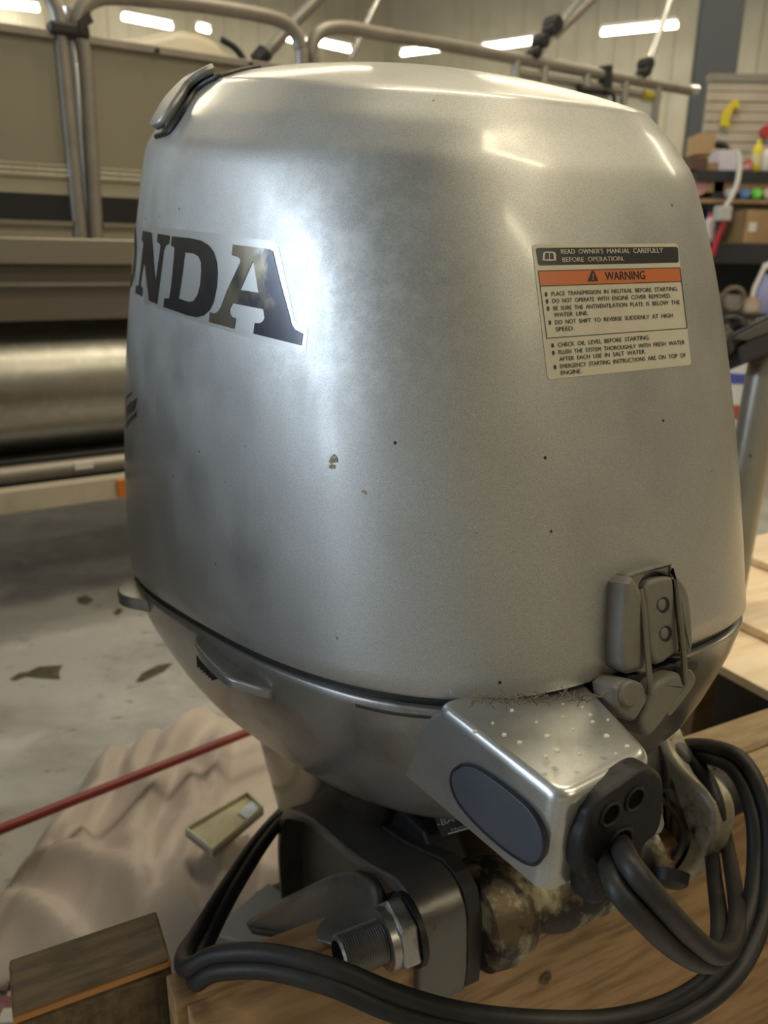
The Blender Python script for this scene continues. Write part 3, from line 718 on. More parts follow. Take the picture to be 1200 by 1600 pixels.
# data label on the swivel bracket
q = MB(); lb = [atd(x, y, d) for x, y, d in ((690, 1276, .90), (742, 1262, .88), (765, 1288, .87), (700, 1304, .885))]
lb = [atd(x, y, d) for x, y, d in ((676, 1272, .815), (752, 1244, .815), (768, 1288, .80), (690, 1308, .80))]
dl = MB().prism(lb, fwd*.03).build('data_plate', M_void, motor, smooth=0)
tm = MB()
for s_, a_, b_, hc in (('-BAYS', (684, 1292), (728, 1278), 10), ('Ham', (706, 1300), (726, 1294), 6)):
    V_, F_2 = text_mesh(s_); xs = [v[0] for v in V_]; x0_, x1_ = min(xs), max(xs)
    tm.add([atd(a_[0]+(b_[0]-a_[0])*(v[0]-x0_)/(x1_-x0_)-v[1]/CAPH*hc*.2, a_[1]+(b_[1]-a_[1])*(v[0]-x0_)/(x1_-x0_)-v[1]/CAPH*hc, .799) for v in V_], F_2)
tm.build('plate_lettering', mat('faded_white_print', (.30, .29, .26), .5), dl, smooth=0)['kind'] = 'stuff'
q = MB().tube([atd(700, 1303, .798), atd(742, 1291, .798)], .0006, 6).build('plate_rule', mat('worn_white_print', (.5, .48, .42), .5), dl)
# swivel bracket body under the tray (dark)
loft_box([(-.13, .12, -.12), (-.14, -.22, -.10), (.10, -.22, -.10), (.10, .12, -.12)], [(-.08, .10, -.40), (-.09, -.10, -.40), (.08, -.10, -.40), (.08, .1, -.40)], .03, 'swivel_bracket', M_dark, motor)

# ---------- latch on the front
p0, n0_ = hitn(1030, 965); n0_ = n0_.normalized()
upv = (Vector((0, 0, 1))-n0_*n0_.z).normalized(); rtv = upv.cross(n0_).normalized()
if rtv.dot(right) < 0: rtv = -rtv
LF = (p0, rtv, n0_, upv)
def lpl(px, py, off): return on(LF, px, py, 'y', off)
def lplate(pts, o0, o1, name, m, par, bevel=.003, seg=3):
    return pad([lpl(x, y, o1) for x, y in pts], n0_, o1-o0, bevel, name, m, par)
# surround, an arch: left cheek, top bar, right cheek
lat = lplate([(979, 910), (984, 896), (1045, 880), (1052, 890), (1076, 932), (1082, 1010), (1074, 1024), (1062, 1016), (1050, 905), (1000, 912), (1012, 1040), (996, 1050), (972, 1040)], -.012, .010, 'latch_surround', M_latch, cover, .0025)
lplate([(977, 912), (990, 902), (1005, 925), (1012, 945), (1012, 1035), (995, 1048), (974, 1038)], -.010, .017, 'latch_cheek', M_latch, lat, .005)
lplate([(1046, 884), (1060, 900), (1078, 930), (1084, 1005), (1074, 1018), (1064, 960), (1054, 915)], -.010, .012, 'latch_cheek', M_latch, lat, .004)
tg = lplate([(1008, 920), (1018, 907), (1048, 901), (1056, 910), (1066, 1012), (1056, 1022), (1020, 1034)], -.008, .013, 'latch_tongue', M_latch, lat, .004)
for (x, y) in ((1038, 945), (1042, 990)):
    lathe(lpl(x, y, .0138), -n0_, [(0, .0065), (.0005, .0065)], 18).build('latch_hole', M_gask, tg)
    lathe(lpl(x-3, y, .0145), -n0_, [(0, .004), (.0005, .0048)], 14).build('hole_plug', M_latch, tg)
M_wire = mat('latch_wire', (0.20, 0.175, 0.13), 0.4, .5)
MB().tube(smooth_path([lpl(1000, 920, .014), lpl(1006, 960, .018), lpl(1010, 1010, .020), lpl(1014, 1050, .022), lpl(1016, 1085, .022)]), .0026, 8).build('latch_wire', M_wire, motor)
MB().tube(smooth_path([lpl(1058, 920, .014), lpl(1063, 970, .018), lpl(1068, 1020, .019), lpl(1071, 1065, .020)]), .0026, 8).build('latch_wire', M_wire, motor)
# lower hook block
hb = lplate([(1022, 1075), (1035, 1062), (1062, 1052), (1069, 1066), (1068, 1084), (1020, 1150), (1003, 1138), (1010, 1110)], -.006, .020, 'latch_lever', M_latch, motor, .005, 4)
ck = lplate([(958, 1075), (975, 1062), (1005, 1068), (1014, 1090), (1005, 1110), (990, 1128), (965, 1112)], -.002, .020, 'latch_hinge_cheek', M_latch, motor, .004, 4)
lathe(lpl(983, 1084, .021), -n0_, [(-.002, .009), (-.0005, .0108), (.002, .011)], 20).build('hinge_pin', M_latch, ck)
lplate([(1075, 1045), (1084, 1050), (1086, 1070), (1050, 1118), (1045, 1110), (1070, 1076)], -.002, .016, 'latch_hinge_cheek', M_latch, motor, .002)
lplate([(935, 1068), (1000, 1050), (1085, 1030), (1085, 1052), (1000, 1075), (960, 1095)], -.02, .004, 'latch_base', M_gask, motor, .003)

# ---------- decals lying on the cover; their shading normals follow the cover's smooth surface
cvn = [Vector() for _ in cb.V]
for f_ in cb.F:
    if len(f_) > 4: continue
    n_ = (cb.V[f_[1]]-cb.V[f_[0]]).cross(cb.V[f_[2]]-cb.V[f_[0]])
    for i_ in f_: cvn[i_] += n_
def follow(o):
    ns = []
    for v in o.data.vertices:
        p = v.co+ORG[o.parent.name]; l, n, i, d = bv.find_nearest(p)
        f_ = cb.F[i]; a_ = Vector()
        if len(f_) > 4: a_ = n
        else:
            for k in f_: a_ += cvn[k].normalized()/max((cb.V[k]-l).length, 1e-5)
        a_.normalize()
        if a_.dot(l-M0-Vector((0, 0, .25))) < 0: a_ = -a_
        ns.append(a_)
    me = o.data
    bm = bmesh.new(); bm.from_mesh(me); bm.faces.ensure_lookup_table()
    fl = [f for f in bm.faces if f.normal.dot(ns[f.verts[0].index]) < 0]
    if fl: bmesh.ops.reverse_faces(bm, faces=fl)
    bm.to_mesh(me); bm.free()
    me.polygons.foreach_set('use_smooth', [True]*len(me.polygons))
    me.normals_split_custom_set_from_vertices(ns)
    return o
def decal(loops, name, m, par, step, f, off, fmat=None):
    """loops: list of closed 2D px loops (even-odd); f maps px->surface point with offset"""
    V, E_ = [], []
    for lp_ in loops:
        n = len(lp_); dense = []
        for i in range(n):
            a, b = Vector(lp_[i]), Vector(lp_[(i+1) % n]); k = max(1, int((b-a).length/step))
            dense += [a+(b-a)*t/k for t in range(k)]
        s0 = len(V); V += dense; E_ += [(s0+i, s0+(i+1) % len(dense)) for i in range(len(dense))]
    def inside(p):
        c = False
        for lp_ in loops:
            for i in range(len(lp_)):
                a, b = lp_[i], lp_[i-1]
                if (a[1] > p[1]) != (b[1] > p[1]) and p[0] < (b[0]-a[0])*(p[1]-a[1])/(b[1]-a[1])+a[0]: c = not c
        return c
    x0 = min(v[0] for v in V); x1 = max(v[0] for v in V); y0 = min(v[1] for v in V); y1 = max(v[1] for v in V)
    y = y0+step*.5
    while y < y1:
        x = x0+step*.5
        while x < x1:
            if inside((x, y)): V.append(Vector((x+.01*math.sin(y), y)))
            x += step
        y += step
    vo, eo, fo, *_ = delaunay_2d_cdt([Vector(v) for v in V], E_, [], 0, 1e-5)
    F_ = [t for t in fo if inside(sum((vo[i] for i in t), Vector((0, 0)))/len(t))]
    used = sorted({i for t in F_ for i in t}); mp = {u: k for k, u in enumerate(used)}
    return [f(vo[u][0], vo[u][1], off) for u in used], [[mp[i] for i in t] for t in F_]
def decal_obj(loops, name, m, par, step=14, f=hit, off=.0004):
    V, F_ = decal(loops, name, m, par, step, f, off)
    q = MB().add(V, F_); return follow(q.build(name, m, par, smooth=0))

M_lab = mat('label_cream', (0.60, 0.56, 0.44), 0.4, noise=(20, (0.54, 0.50, 0.39), .5, .7))
M_labk = mat('label_black', (0.022, 0.022, 0.024), 0.4)
M_labo = mat('label_orange', (0.56, 0.155, 0.045), 0.4)
lab = lambda x, y, off: hit(820+x/4.2857, 370+y/4.2857, off)
LQ = MB()
def ladd(loops, mi, off, step=40):
    V, F_ = decal(loops, '', None, None, step, lab, off); LQ.add(V, F_, mi)
def rrect(tl, tr, br, bl_, r):
    P4 = [Vector(p) for p in (tl, tr, br, bl_)]; out = []
    for i in range(4):
        p = P4[i]; a = (P4[i-1]-p).normalized(); b = (P4[(i+1) % 4]-p).normalized()
        for k in range(5):
            t = k/4; out.append(tuple(p+a*r*(1-t)**2+b*r*t*t))
    return out
ladd([rrect((46, 50), (1022, 45), (1114, 858), (152, 957), 26)], 0, .0003)
ladd([rrect((70, 76), (1022, 68), (1029, 174), (88, 193), 18)], 1, .0005)
ladd([[(90, 231), (1035, 209), (1045, 300), (105, 331)]], 2, .0005)
def lline(a, b, w_=4):
    a, b = Vector(a), Vector(b); n = (b-a).normalized(); n = Vector((-n.y, n.x))*w_/2
    ladd([[tuple(a+n), tuple(b+n), tuple(b-n), tuple(a-n)]], 1, .0007)
for a, b in (((88, 230), (1035, 208)), ((1035, 208), (1083, 612)), ((1083, 612), (145, 680)), ((145, 680), (88, 230)), ((104, 331), (1046, 300))): lline(a, b)
def ltext(s, a, b, hcap, mi, off=.0008, bold=1.6):
    if hcap < 30: s = s.replace(' ', '  '); bold = .6
    V, F_ = text_mesh(s); xs = [v[0] for v in V]; x0, x1 = min(xs), max(xs)
    a, b = Vector(a), Vector(b); upd = Vector((-.112, -1))*(hcap/CAPH)
    for dx in (0, bold):
        LQ.add([lab(*(a+(b-a)*((v[0]-x0)/(x1-x0))+upd*v[1]+Vector((dx, 0))), off) for v in V], F_, mi)
for s, a, b, hc, mi in [("READ  OWNER'S  MANUAL  CAREFULLY", (240, 117), (921, 108), 31, 0), ("BEFORE  OPERATION.", (249, 171), (660, 163), 31, 0),
        ("WARNING", (537, 291), (803, 284), 54, 1),
        ("PLACE TRANSMISSION IN NEUTRAL BEFORE STARTING.", (177, 396), (1022, 362), 27, 1), ("DO NOT OPERATE WITH ENGINE COVER REMOVED.", (183, 444), (975, 408), 27, 1),
        ("BE SURE THE ANTIVENTILATION PLATE IS BELOW THE", (190, 493), (1035, 452), 27, 1), ("WATER LINE.", (194, 537), (422, 524), 27, 1),
        ("DO NOT SHIFT TO REVERSE SUDDENLY AT HIGH", (202, 587), (988, 540), 27, 1), ("SPEED.", (206, 634), (328, 626), 27, 1),
        ("CHECK OIL LEVEL BEFORE STARTING.", (220, 738), (833, 687), 27, 1), ("FLUSH THE SYSTEM THOROUGHLY WITH FRESH WATER", (225, 787), (1068, 720), 27, 1),
        ("AFTER EACH USE IN SALT WATER.", (230, 833), (806, 782), 27, 1), ("EMERGENCY STARTING INSTRUCTIONS ARE ON TOP OF", (235, 882), (1075, 806), 27, 1), ("ENGINE.", (240, 925), (379, 912), 27, 1)]:
    ltext(s, a, b, hc, mi)
for x, y in ((132, 372), (138, 420), (145, 468), (157, 562), (175, 715), (180, 765), (191, 860)):
    ladd([[(x, y), (x+14, y), (x+17, y+26), (x+3, y+26)]], 1, .0008)
ladd([[(445, 229), (459, 229), (489, 298), (416, 300)]], 1, .0007); ladd([[(448, 248), (456, 248), (454, 276), (450, 276)]], 2, .0009); ladd([[(447, 281), (457, 281), (457, 290), (447, 290)]], 2, .0009)
bk = [[(114, 160), (118, 112), (128, 104), (152, 100), (160, 105), (168, 100), (192, 104), (202, 112), (206, 160), (160, 164)], [(128, 154), (132, 112), (152, 108), (158, 114), (158, 154)], [(163, 154), (163, 114), (168, 108), (186, 112), (192, 154)]]
ladd(bk, 0, .0008, 30)
follow(LQ.build('warning_label', [M_lab, M_labk, M_labo], cover, smooth=0))['label'] = 'cream warning label with black header and orange band'

# big side lettering, traced as outlines on the side of the cover
M_let = mat('dark_chrome_lettering', (0.06, 0.062, 0.068), 0.25, 0.7, noise=(14, (0.10, 0.098, 0.095), .5, .7))
M_letA = mat('scuffed_chrome_lettering', (0.05, 0.052, 0.06), 0.26, 0.75, noise=[(9, (0.24, 0.21, 0.15), .47, .56), (20, (0.30, 0.30, 0.30), .62, .72)])
M_film = mat('clear_decal_film', (0.44, 0.44, 0.42), 0.42, 0.85, coat=.5)
lside = lambda x, y, off: hit(180+x/3.75, 330+y/3.75, off)
A_o = [(692, 196), (905, 222), (925, 235), (945, 320), (985, 480), (1025, 620), (1035, 665), (1052, 692), (1102, 718), (1092, 787), (812, 718), (820, 655), (848, 657), (868, 645), (877, 625), (870, 575), (690, 540), (675, 570), (672, 595), (685, 618), (710, 628), (700, 690), (552, 650), (556, 592), (585, 598), (605, 588), (622, 560), (655, 470), (735, 300), (735, 282), (722, 270), (685, 258)]
A_h = [(811, 288), (842, 478), (735, 461)]
D_o = [(335, 147), (440, 158), (505, 172), (550, 200), (580, 240), (598, 300), (603, 360), (598, 440), (580, 530), (555, 580), (520, 612), (480, 622), (430, 612), (285, 562), (290, 510), (318, 512), (330, 440), (345, 290), (350, 215), (328, 200)]
D_h = [(412, 242), (460, 248), (490, 265), (505, 300), (507, 350), (500, 430), (485, 490), (462, 525), (435, 532), (375, 512), (395, 380)]
N_o = [(163, 115), (205, 122), (215, 130), (238, 418), (250, 330), (268, 205), (262, 190), (247, 180), (252, 131), (323, 144), (318, 192), (300, 200), (288, 230), (248, 545), (200, 525), (172, 290), (150, 430), (163, 452), (160, 500), (120, 480), (125, 435), (138, 437), (168, 190), (158, 168)]
lettering = decal_obj([[(150, 84), (480, 118), (925, 176), (955, 200), (1000, 400), (1052, 640), (1070, 660), (1115, 668), (1132, 690), (1118, 815), (1095, 828), (800, 745), (500, 655), (250, 570), (100, 520), (90, 460)]], 'lettering_film', M_film, cover, 60, lside, .0002)
decal_obj([A_o, A_h], 'letter', M_letA, lettering, 40, lside, .0006)
decal_obj([D_o, D_h], 'letter', M_let, lettering, 40, lside, .0006)
decal_obj([N_o], 'letter', M_let, lettering, 40, lside, .0006)
def swrap(y, z, off):
    """point on the flank at length y along the side and height z"""
    if y <= .22: o_, d_ = fp(MF, -.6, y, z), MF[1]
    else:
        ph = (y-.22)/.20; c0 = fp(MF, -.03, .22, z); d0 = MF[1]*-math.cos(ph)+MF[2]*math.sin(ph); o_, d_ = c0+d0*.6, -d0
    l, n, i, d = bv.ray_cast(o_, d_)
    if n.dot(d_) > 0: n = -n
    return l+n*off
def flank(u, v, off, y0, z0, w_, h_): return swrap(y0-u*w_, z0+v*h_+(y0-u*w_-.1)*.06, off)
ell2 = lambda rx, ry: [(.5+rx*math.cos(R(a_)), .5+ry*math.sin(R(a_))) for a_ in range(0, 360, 12)]
decal_obj([ell2(.5, .5), ell2(.27, .36)], 'letter', M_let, lettering, .12, lambda u, v, o_: flank(u, v, o_, .252, .334, .102, .072), .0006)
H_ = [(0, 0), (.42, 0), (.42, .16), (.34, .16), (.34, .42), (.66, .42), (.66, .16), (.58, .16), (.58, 0), (1, 0), (1, .16), (.92, .16), (.92, .84), (1, .84), (1, 1), (.58, 1), (.58, .84), (.66, .84), (.66, .58), (.34, .58), (.34, .84), (.42, .84), (.42, 1), (0, 1), (0, .84), (.08, .84), (.08, .16), (0, .16)]
decal_obj([H_], 'letter', M_let, lettering, .12, lambda u, v, o_: flank(u, v, o_, .375, .334, .112, .072), .0006)
# small striped emblem below the lettering, running out of sight round the flank
for lp_ in ([(193, 628), (199, 618), (208, 611), (207, 615), (200, 622), (194, 632)], [(193, 640), (203, 630), (215, 621), (211, 640), (201, 649), (194, 656)], [(193, 664), (203, 652), (213, 644), (215, 636), (213, 651), (203, 661), (194, 676)]):
    V_, F_2 = decal([lp_], '', None, None, 5, lambda x, y, o_: hit(max(x, 197.5), y, o_), .0005)
    MB().add(V_, F_2).build('emblem_stripe', M_let, cover, smooth=80)
# scraped spots on the flank
for cx_, cy_, rr_, k in ((521, 718, 7, 9), (519, 729, 5, 7), (569, 770, 4, 6)):
    decal_obj([[(cx_+rr_*(1+.3*math.sin(j*2.3))*math.cos(j*2*math.pi/k), cy_+rr_*(1+.3*math.cos(j*1.7))*math.sin(j*2*math.pi/k)) for j in range(k)]], 'scrape', M_chip, cover, 4, hit, .0004)
# ============================================================ wooden stand
def wood(name, c, c2, scale=18, st=(1, 12, 12), rough=.6, bump=.5):
    return mat(name, c, rough, noise=[(scale, c2, .42, .62, st), (3, tuple(v*.75 for v in c), .45, .7)], bump=(scale*1.5, bump, st))
M_wood = wood('warm_pine', (0.42, 0.255, 0.12), (0.22, 0.125, 0.055), 6, (1.5, 8, 10))
M_wood2 = wood('weathered_pine', (0.10, 0.068, 0.036), (0.05, 0.033, 0.018), 9, (2, 10, 10))
M_endg = mat('rough_sawn_end', (0.13, 0.09, 0.045), 0.8, noise=(60, (0.07, 0.048, 0.025), .4, .65), bump=(90, 1.0))
M_ply = wood('bright_plywood', (0.92, 0.76, 0.55), (0.80, 0.60, 0.40), 4, (1, 9, 9), .5, .3)
M_org = mat('orange_board_edge', (0.30, 0.13, 0.03), 0.6)
def rot_frame(F, deg): return (F[0], *[Matrix.Rotation(R(deg), 3, 'Z') @ v for v in F[1:3]], F[3])
def wmat_along(m, F):
    """copy of a wood material whose grain follows the frame's x axis"""
    a = math.atan2(F[1].y, F[1].x); k = m.name+'_grain%d' % round(math.degrees(a))
    if k in bpy.data.materials: return bpy.data.materials[k]
    n = m.copy(); n.name = k
    for nd in list(n.node_tree.nodes):
        if nd.type == 'MAPPING':
            # rotate first, then stretch
            r_ = n.node_tree.nodes.new('ShaderNodeMapping'); r_.inputs['Rotation'].default_value = (0, 0, -a)
            l = nd.inputs['Vector'].links[0].from_socket; n.node_tree.links.new(l, r_.inputs['Vector']); n.node_tree.links.new(r_.outputs[0], nd.inputs['Vector'])
    return n
st = thing('wooden_stand', S(.1, -.25, -.77), 'rough pine timber stand the outboard motor is clamped to', 'stand')
Wx = wmat_along(M_wood, SF); Wy = wmat_along(M_wood2, SF)
def board(x0, x1, y0, y1, z0, z1, m, name='board', jag=0, F=SF, seed=1):
    q = MB(); rg = random.Random(seed); n = 24 if jag else 1
    rows = []
    for i in range(n+1):
        x = x0+(x1-x0)*i/n; j = lambda: rg.uniform(-jag, jag)
        rows.append([fp(F, x, y0+j(), z0), fp(F, x, y0+j(), z1-.006+j()), fp(F, x, y0+.006+j(), z1+j()), fp(F, x, y1, z1), fp(F, x, y1, z0)])
    q.grid(rows, closed=True); q.F += [[0, 1, 2, 3, 4], [n*5+k for k in (4, 3, 2, 1, 0)]]; q.M += [0, 0]
    return q.build(name, m, st, smooth=0, bevel=.002)
board(-.335, .80, -.299, -.262, -.50, -.254, Wx, jag=.0012)
board(-.345, .37, -.260, -.222, -.50, -.256, Wx, seed=2)
board(-.335, .80, -.309, -.262, -.76, -.503, Wx, seed=8)
# left stub of two stacked boards
board(-.473, -.338, -.206, -.147, -.256, -.25, Wy, seed=3)
board(-.474, -.337, -.208, -.147, -.2635, -.2565, M_org)
board(-.472, -.337, -.206, -.147, -.40, -.264, M_endg, seed=4, jag=.0015)
for k, (a, b) in enumerate(((-.465, -.42), (-.40, -.345))): board(a, b, -.20, -.15, -.765, -.402, Wy, 'post', seed=5+k)
# side arm boards behind on the right
Wr = wmat_along(M_wood2, rot_frame(SF, 0)); M_tim = wood('yellowed_timber', (0.30, 0.225, 0.12), (0.22, 0.15, 0.075), 7, (2, 9, 9)); Wt = wmat_along(M_tim, SF)
board(.375, .80, -.210, -.152, -.29, -.25, Wt, seed=11, jag=.001)
board(.375, .80, -.258, -.213, -.30, -.256, Wt, seed=12, jag=.001)
for x in (-.30, .72): board(x, x+.05, -.26, -.17, -.765, -.503, Wy, 'post', seed=14)
# splinters and worm hole on the face
sp = MB()
for k in range(26):
    x = rnd.uniform(730, 800); y = 1494-(x-722)*.62+rnd.uniform(-6, 16); p = on(SF, x, y, 'y', -.301)
    sp.box8([p+SF[1]*a*rnd.uniform(.002, .006)+SF[3]*b*.0025+SF[2]*c*.003 for a, c, b in ((-1, -1, -1), (1, -1, -1), (1, 1, -1), (-1, 1, -1), (-1, -1, 1), (1, -1, 1), (1, 1, 1), (-1, 1, 1))])
o = sp.build('splinters', M_wood2, st, smooth=0); o['kind'] = 'stuff'
lathe(on(SF, 853, 1529, 'y', -.3002), -SF[2], [(0, .008), (.0012, .007), (.0012, .003), (0, .002)], 14).build('knot', M_endg, st)
# plywood pile at the right: sheets lying on a dark crate
zp = .47
ply = thing('plywood_stack', atz(1230, 1000, zp)-Vector((0, 0, zp)), 'stack of bright plywood sheets on bearers at the right edge, behind the motor', 'plywood')
A = atz(1112, 1032, zp); B = atz(1200, 1079, zp); d = (B-A).normalized(); n = Vector((-d.y, d.x, 0))
if n.y < 0: n = -n
PF = (Vector((A.x, A.y, 0)), d, n, Vector((0, 0, 1)))
Wp = wmat_along(M_ply, rot_frame((PF[0], d, n, PF[3]), 90))
def pboard(x0, x1, y0, y1, z0, z1, m, name): MB().fbox(PF, x0, x1, y0, y1, z0, z1).build(name, m, ply, smooth=0, bevel=.002)
pboard(-.40, 1.3, 0, 1.2, zp-.018, zp, Wp, 'sheet')
pboard(-.38, 1.3, .15, 1.35, zp+.001, zp+.019, Wp, 'sheet')
pboard(-.36, 1.3, .42, 1.55, zp+.020, zp+.038, Wp, 'sheet')
pboard(-.25, 1.3, 1.62, 2.6, zp-.018, zp+.03, Wp, 'sheet')
for x in (-.30, .30, 1.1): pboard(x, x+.09, .03, .09, 0.0, zp-.018, Wy, 'bearer')
pboard(-.10, -.02, .0, .05, 0.0, zp-.018, Wt, 'bearer')
pboard(-.36, 1.2, .35, .37, 0.0, zp-.018, M_void, 'back_board')
for x in (-.25, .9): pboard(x, x+.09, 1.7, 2.5, 0.0, zp-.018, Wy, 'bearer')

# ============================================================ cables
def cable(pts, r, name='cable', m=M_cable, par=motor, n=8):
    return MB().tube(smooth_path([atd(x, y, d) for x, y, d in pts], n), r, 14).build(name, m, par)
loop = [(445, 1250, 1.45), (404, 1298, 1.10), (352, 1375, .92), (312, 1440, .84), (288, 1478, .77), (292, 1500, .715), (340, 1480, .69), (420, 1478, .665), (520, 1502, .645), (620, 1542, .64), (720, 1570, .64), (840, 1583, .645), (960, 1580, .66), (1060, 1550, .68), (1130, 1495, .71), (1168, 1420, .75), (1180, 1340, .78), (1176, 1260, .80), (1150, 1195, .83), (1110, 1172, .90), (1060, 1170, .98), (1028, 1178, 1.03), (985, 1195, 1.06)]
off = [(14, 0), (14, 0), (14, 4), (16, 12), (22, 14), (14, 22), (0, 26), (0, 26), (-4, 26), (-8, 26), (-4, 25), (0, 25), (6, 25), (16, 20), (22, 12), (24, 2), (22, -8), (20, -12), (12, -18), (0, -18), (0, -16), (0, -14), (0, -12)]
loop = [(x, y+12, d) for x, y, d in loop]
cable(loop, .0082)
cable([(x+a, y+b, d-.004) for (x, y, d), (a, b) in zip(loop, off)], .0080)
A1 = [(966, 1308, .575), (970, 1322, .545), (988, 1356, .505), (1030, 1408, .505), (1080, 1462, .545), (1118, 1490, .60), (1143, 1478, .67), (1152, 1430, .735), (1145, 1370, .82), (1136, 1320, .93), (1124, 1260, 1.02), (1105, 1200, 1.06)]
A2 = [(950, 1322, .575), (952, 1345, .540), (966, 1390, .505), (1005, 1435, .508), (1050, 1478, .545), (1092, 1502, .59), (1118, 1496, .66), (1124, 1440, .735), (1116, 1370, .84), (1110, 1310, .96), (1100, 1240, 1.02)]
cable(A1, .0080); cable(A2, .0080)
cable([(1075, 1185, .93), (1100, 1215, .90), (1118, 1262, .88), (1120, 1300, .9)], .011, 'hose', M_black)
cable([(1030, 1165, .95), (1062, 1178, .93), (1082, 1212, .92), (1088, 1250, .93)], .013, 'hose', M_greyc)

# ============================================================ cloths and odds on the floor, left
def heap(outline, zmax, folds, name, m, label, cat, step=.012, z0=.004, rough=.012, seed=3):
    P_ = [atz(x, y, z0) for x, y in outline]; X0 = min(p.x for p in P_); X1 = max(p.x for p in P_); Y0 = min(p.y for p in P_); Y1 = max(p.y for p in P_)
    folds = [(a, b, c, d_, hg*2.0, wd*1.0) for a, b, c, d_, hg, wd in folds]
    fl = [(atz(a, b, z0+zmax*.5), atz(c, d_, z0+zmax*.5), hgt, wd) for a, b, c, d_, hgt, wd in folds]
    from mathutils import noise
    def ins(p):
        c = False
        for i in range(len(P_)):
            a, b = P_[i], P_[i-1]
            if (a.y > p.y) != (b.y > p.y) and p.x < (b.x-a.x)*(p.y-a.y)/(b.y-a.y)+a.x: c = not c
        return c
    def edge(p):
        m_ = 9
        for i in range(len(P_)):
            a, b = P_[i-1], P_[i]; ab = Vector((b.x-a.x, b.y-a.y)); ap = Vector((p.x-a.x, p.y-a.y)); t = max(0, min(1, ap.dot(ab)/max(ab.dot(ab), 1e-9))); m_ = min(m_, (ap-ab*t).length)
        return m_
    nx = int((X1-X0)/step)+1; ny = int((Y1-Y0)/step)+1; idx = {}; V = []; F_ = []
    for i in range(nx+1):
        for j in range(ny+1):
            p = Vector((X0+i*step, Y0+j*step, 0))
            wob = Vector((noise.noise(p*4+Vector((9, 0, seed))), noise.noise(p*4+Vector((0, 7, seed))), 0))*.025
            if not ins(p+wob*.5): continue
            wp = p+Vector((noise.noise(p*3), noise.noise(p*3+Vector((5, 5, 5))), 0))*.12
            e = edge(p+wob*.5); e = max(e, 0); q = min(1, e/.16); body = zmax*.55*(1-(1-q)**2)
            hh = body
            for a, b, hg, wd in fl:
                ab = Vector((b.x-a.x, b.y-a.y)); ap = Vector((p.x+wob.x-a.x, p.y+wob.y-a.y)); t = max(0, min(1, ap.dot(ab)/ab.dot(ab))); dd = (ap-ab*t).length
                s_ = ab.x*ap.y-ab.y*ap.x
                ww = wd*(.4 if s_ > 0 else 1.5)
                hh += hg*(.35+.65*math.sin(math.pi*t))*math.exp(-(dd/ww)**1.6)*min(1, e/.03)
            hh += rough*(noise.noise(p*7+Vector((0, 0, seed)))*.7+(1-abs(noise.noise(wp*4.5+Vector((3, 3, seed))))*2.4)**3*1.2)*min(1, e/.04)
            if zmax > .05: hh = .145*math.tanh(max(hh, 0)/.145)
            idx[(i, j)] = len(V); V.append(Vector((p.x+wob.x*.3, p.y+wob.y*.3, max(z0, z0+hh))))
    for (i, j) in idx:
        k = [(i, j), (i+1, j), (i+1, j+1), (i, j+1)]
        if all(c in idx for c in k): F_.append([idx[c] for c in k])
    o = MB().add(V, F_).build(name, m, smooth=180)
    so = o.modifiers.new('s', 'SOLIDIFY'); so.thickness = .003; so.offset = 1
    tag(o, label, cat); return o, V
M_tarp = mat('tan_canvas', (0.62, 0.54, 0.495), 0.5, noise=(5, (0.54, 0.465, 0.42), .4, .7), sheen=.1)
M_pink = mat('maroon_cloth', (0.26, 0.10, 0.135), 0.8, noise=(60, (0.33, 0.17, 0.2), .45, .6))
tarp, tV = heap([(0, 1400), (-60, 1480), (-60, 1560), (40, 1545), (160, 1600), (330, 1620), (560, 1560), (560, 1300), (500, 1150), (420, 1140), (345, 1122), (315, 1112), (296, 1128), (275, 1152), (232, 1158), (196, 1168), (172, 1192), (160, 1222), (120, 1240), (100, 1280), (70, 1320), (40, 1350)],
    .10, [(318, 1120, 262, 1210, .05, .035), (262, 1210, 215, 1310, .055, .03), (215, 1310, 228, 1420, .05, .028), (200, 1180, 160, 1250, .05, .03), (160, 1250, 60, 1350, .04, .03),
          (290, 1220, 300, 1300, .04, .03), (300, 1300, 240, 1400, .03, .03), (60, 1350, 160, 1362, .035, .025), (160, 1362, 250, 1430, .03, .03), (345, 1160, 330, 1260, .05, .03), (330, 1290, 290, 1400, .045, .03),
          (20, 1400, 110, 1450, .03, .03), (120, 1300, 150, 1360, .03, .022), (360, 1300, 350, 1450, .05, .03), (395, 1320, 380, 1440, .04, .025), (250, 1160, 205, 1240, .04, .022), (290, 1400, 320, 1480, .04, .03)],
    'canvas_tarp', M_tarp, 'crumpled tan canvas tarp heaped on the concrete floor', 'tarp')
pink, _ = heap([(-60, 1560), (60, 1545), (260, 1540), (300, 1512), (400, 1530), (520, 1600), (520, 1720), (-60, 1720)], .03, [(0, 1560, 20, 1640, .02, .02), (330, 1530, 360, 1600, .02, .02)], 'striped_cloth', M_pink, 'maroon and white striped cloth under the tarp at the foot of the stand', 'cloth', step=.02, z0=.006, rough=.006)
for x0, y0, x1, y1 in ((270, 1565, 380, 1535), (0, 1590, 30, 1588)):
    a, b = atz(x0, y0, .065), atz(x1, y1, .065); nn = Vector((0, .012, 0)); MB().prism([a-nn, b-nn, b+nn, a+nn], (0, 0, .004)).build('white_stripe', M_white, pink, smooth=0)
bt_ = BVHTree.FromPolygons([tuple(v) for v in (tarp.matrix_world @ v.co + tarp.location for v in tarp.data.vertices)], [tuple(p.vertices) for p in tarp.data.polygons])
def rest(x, y):
    l, *_ = bt_.ray_cast(Vector((x, y, 2)), Vector((0, 0, -1))); return l.z if l else 0
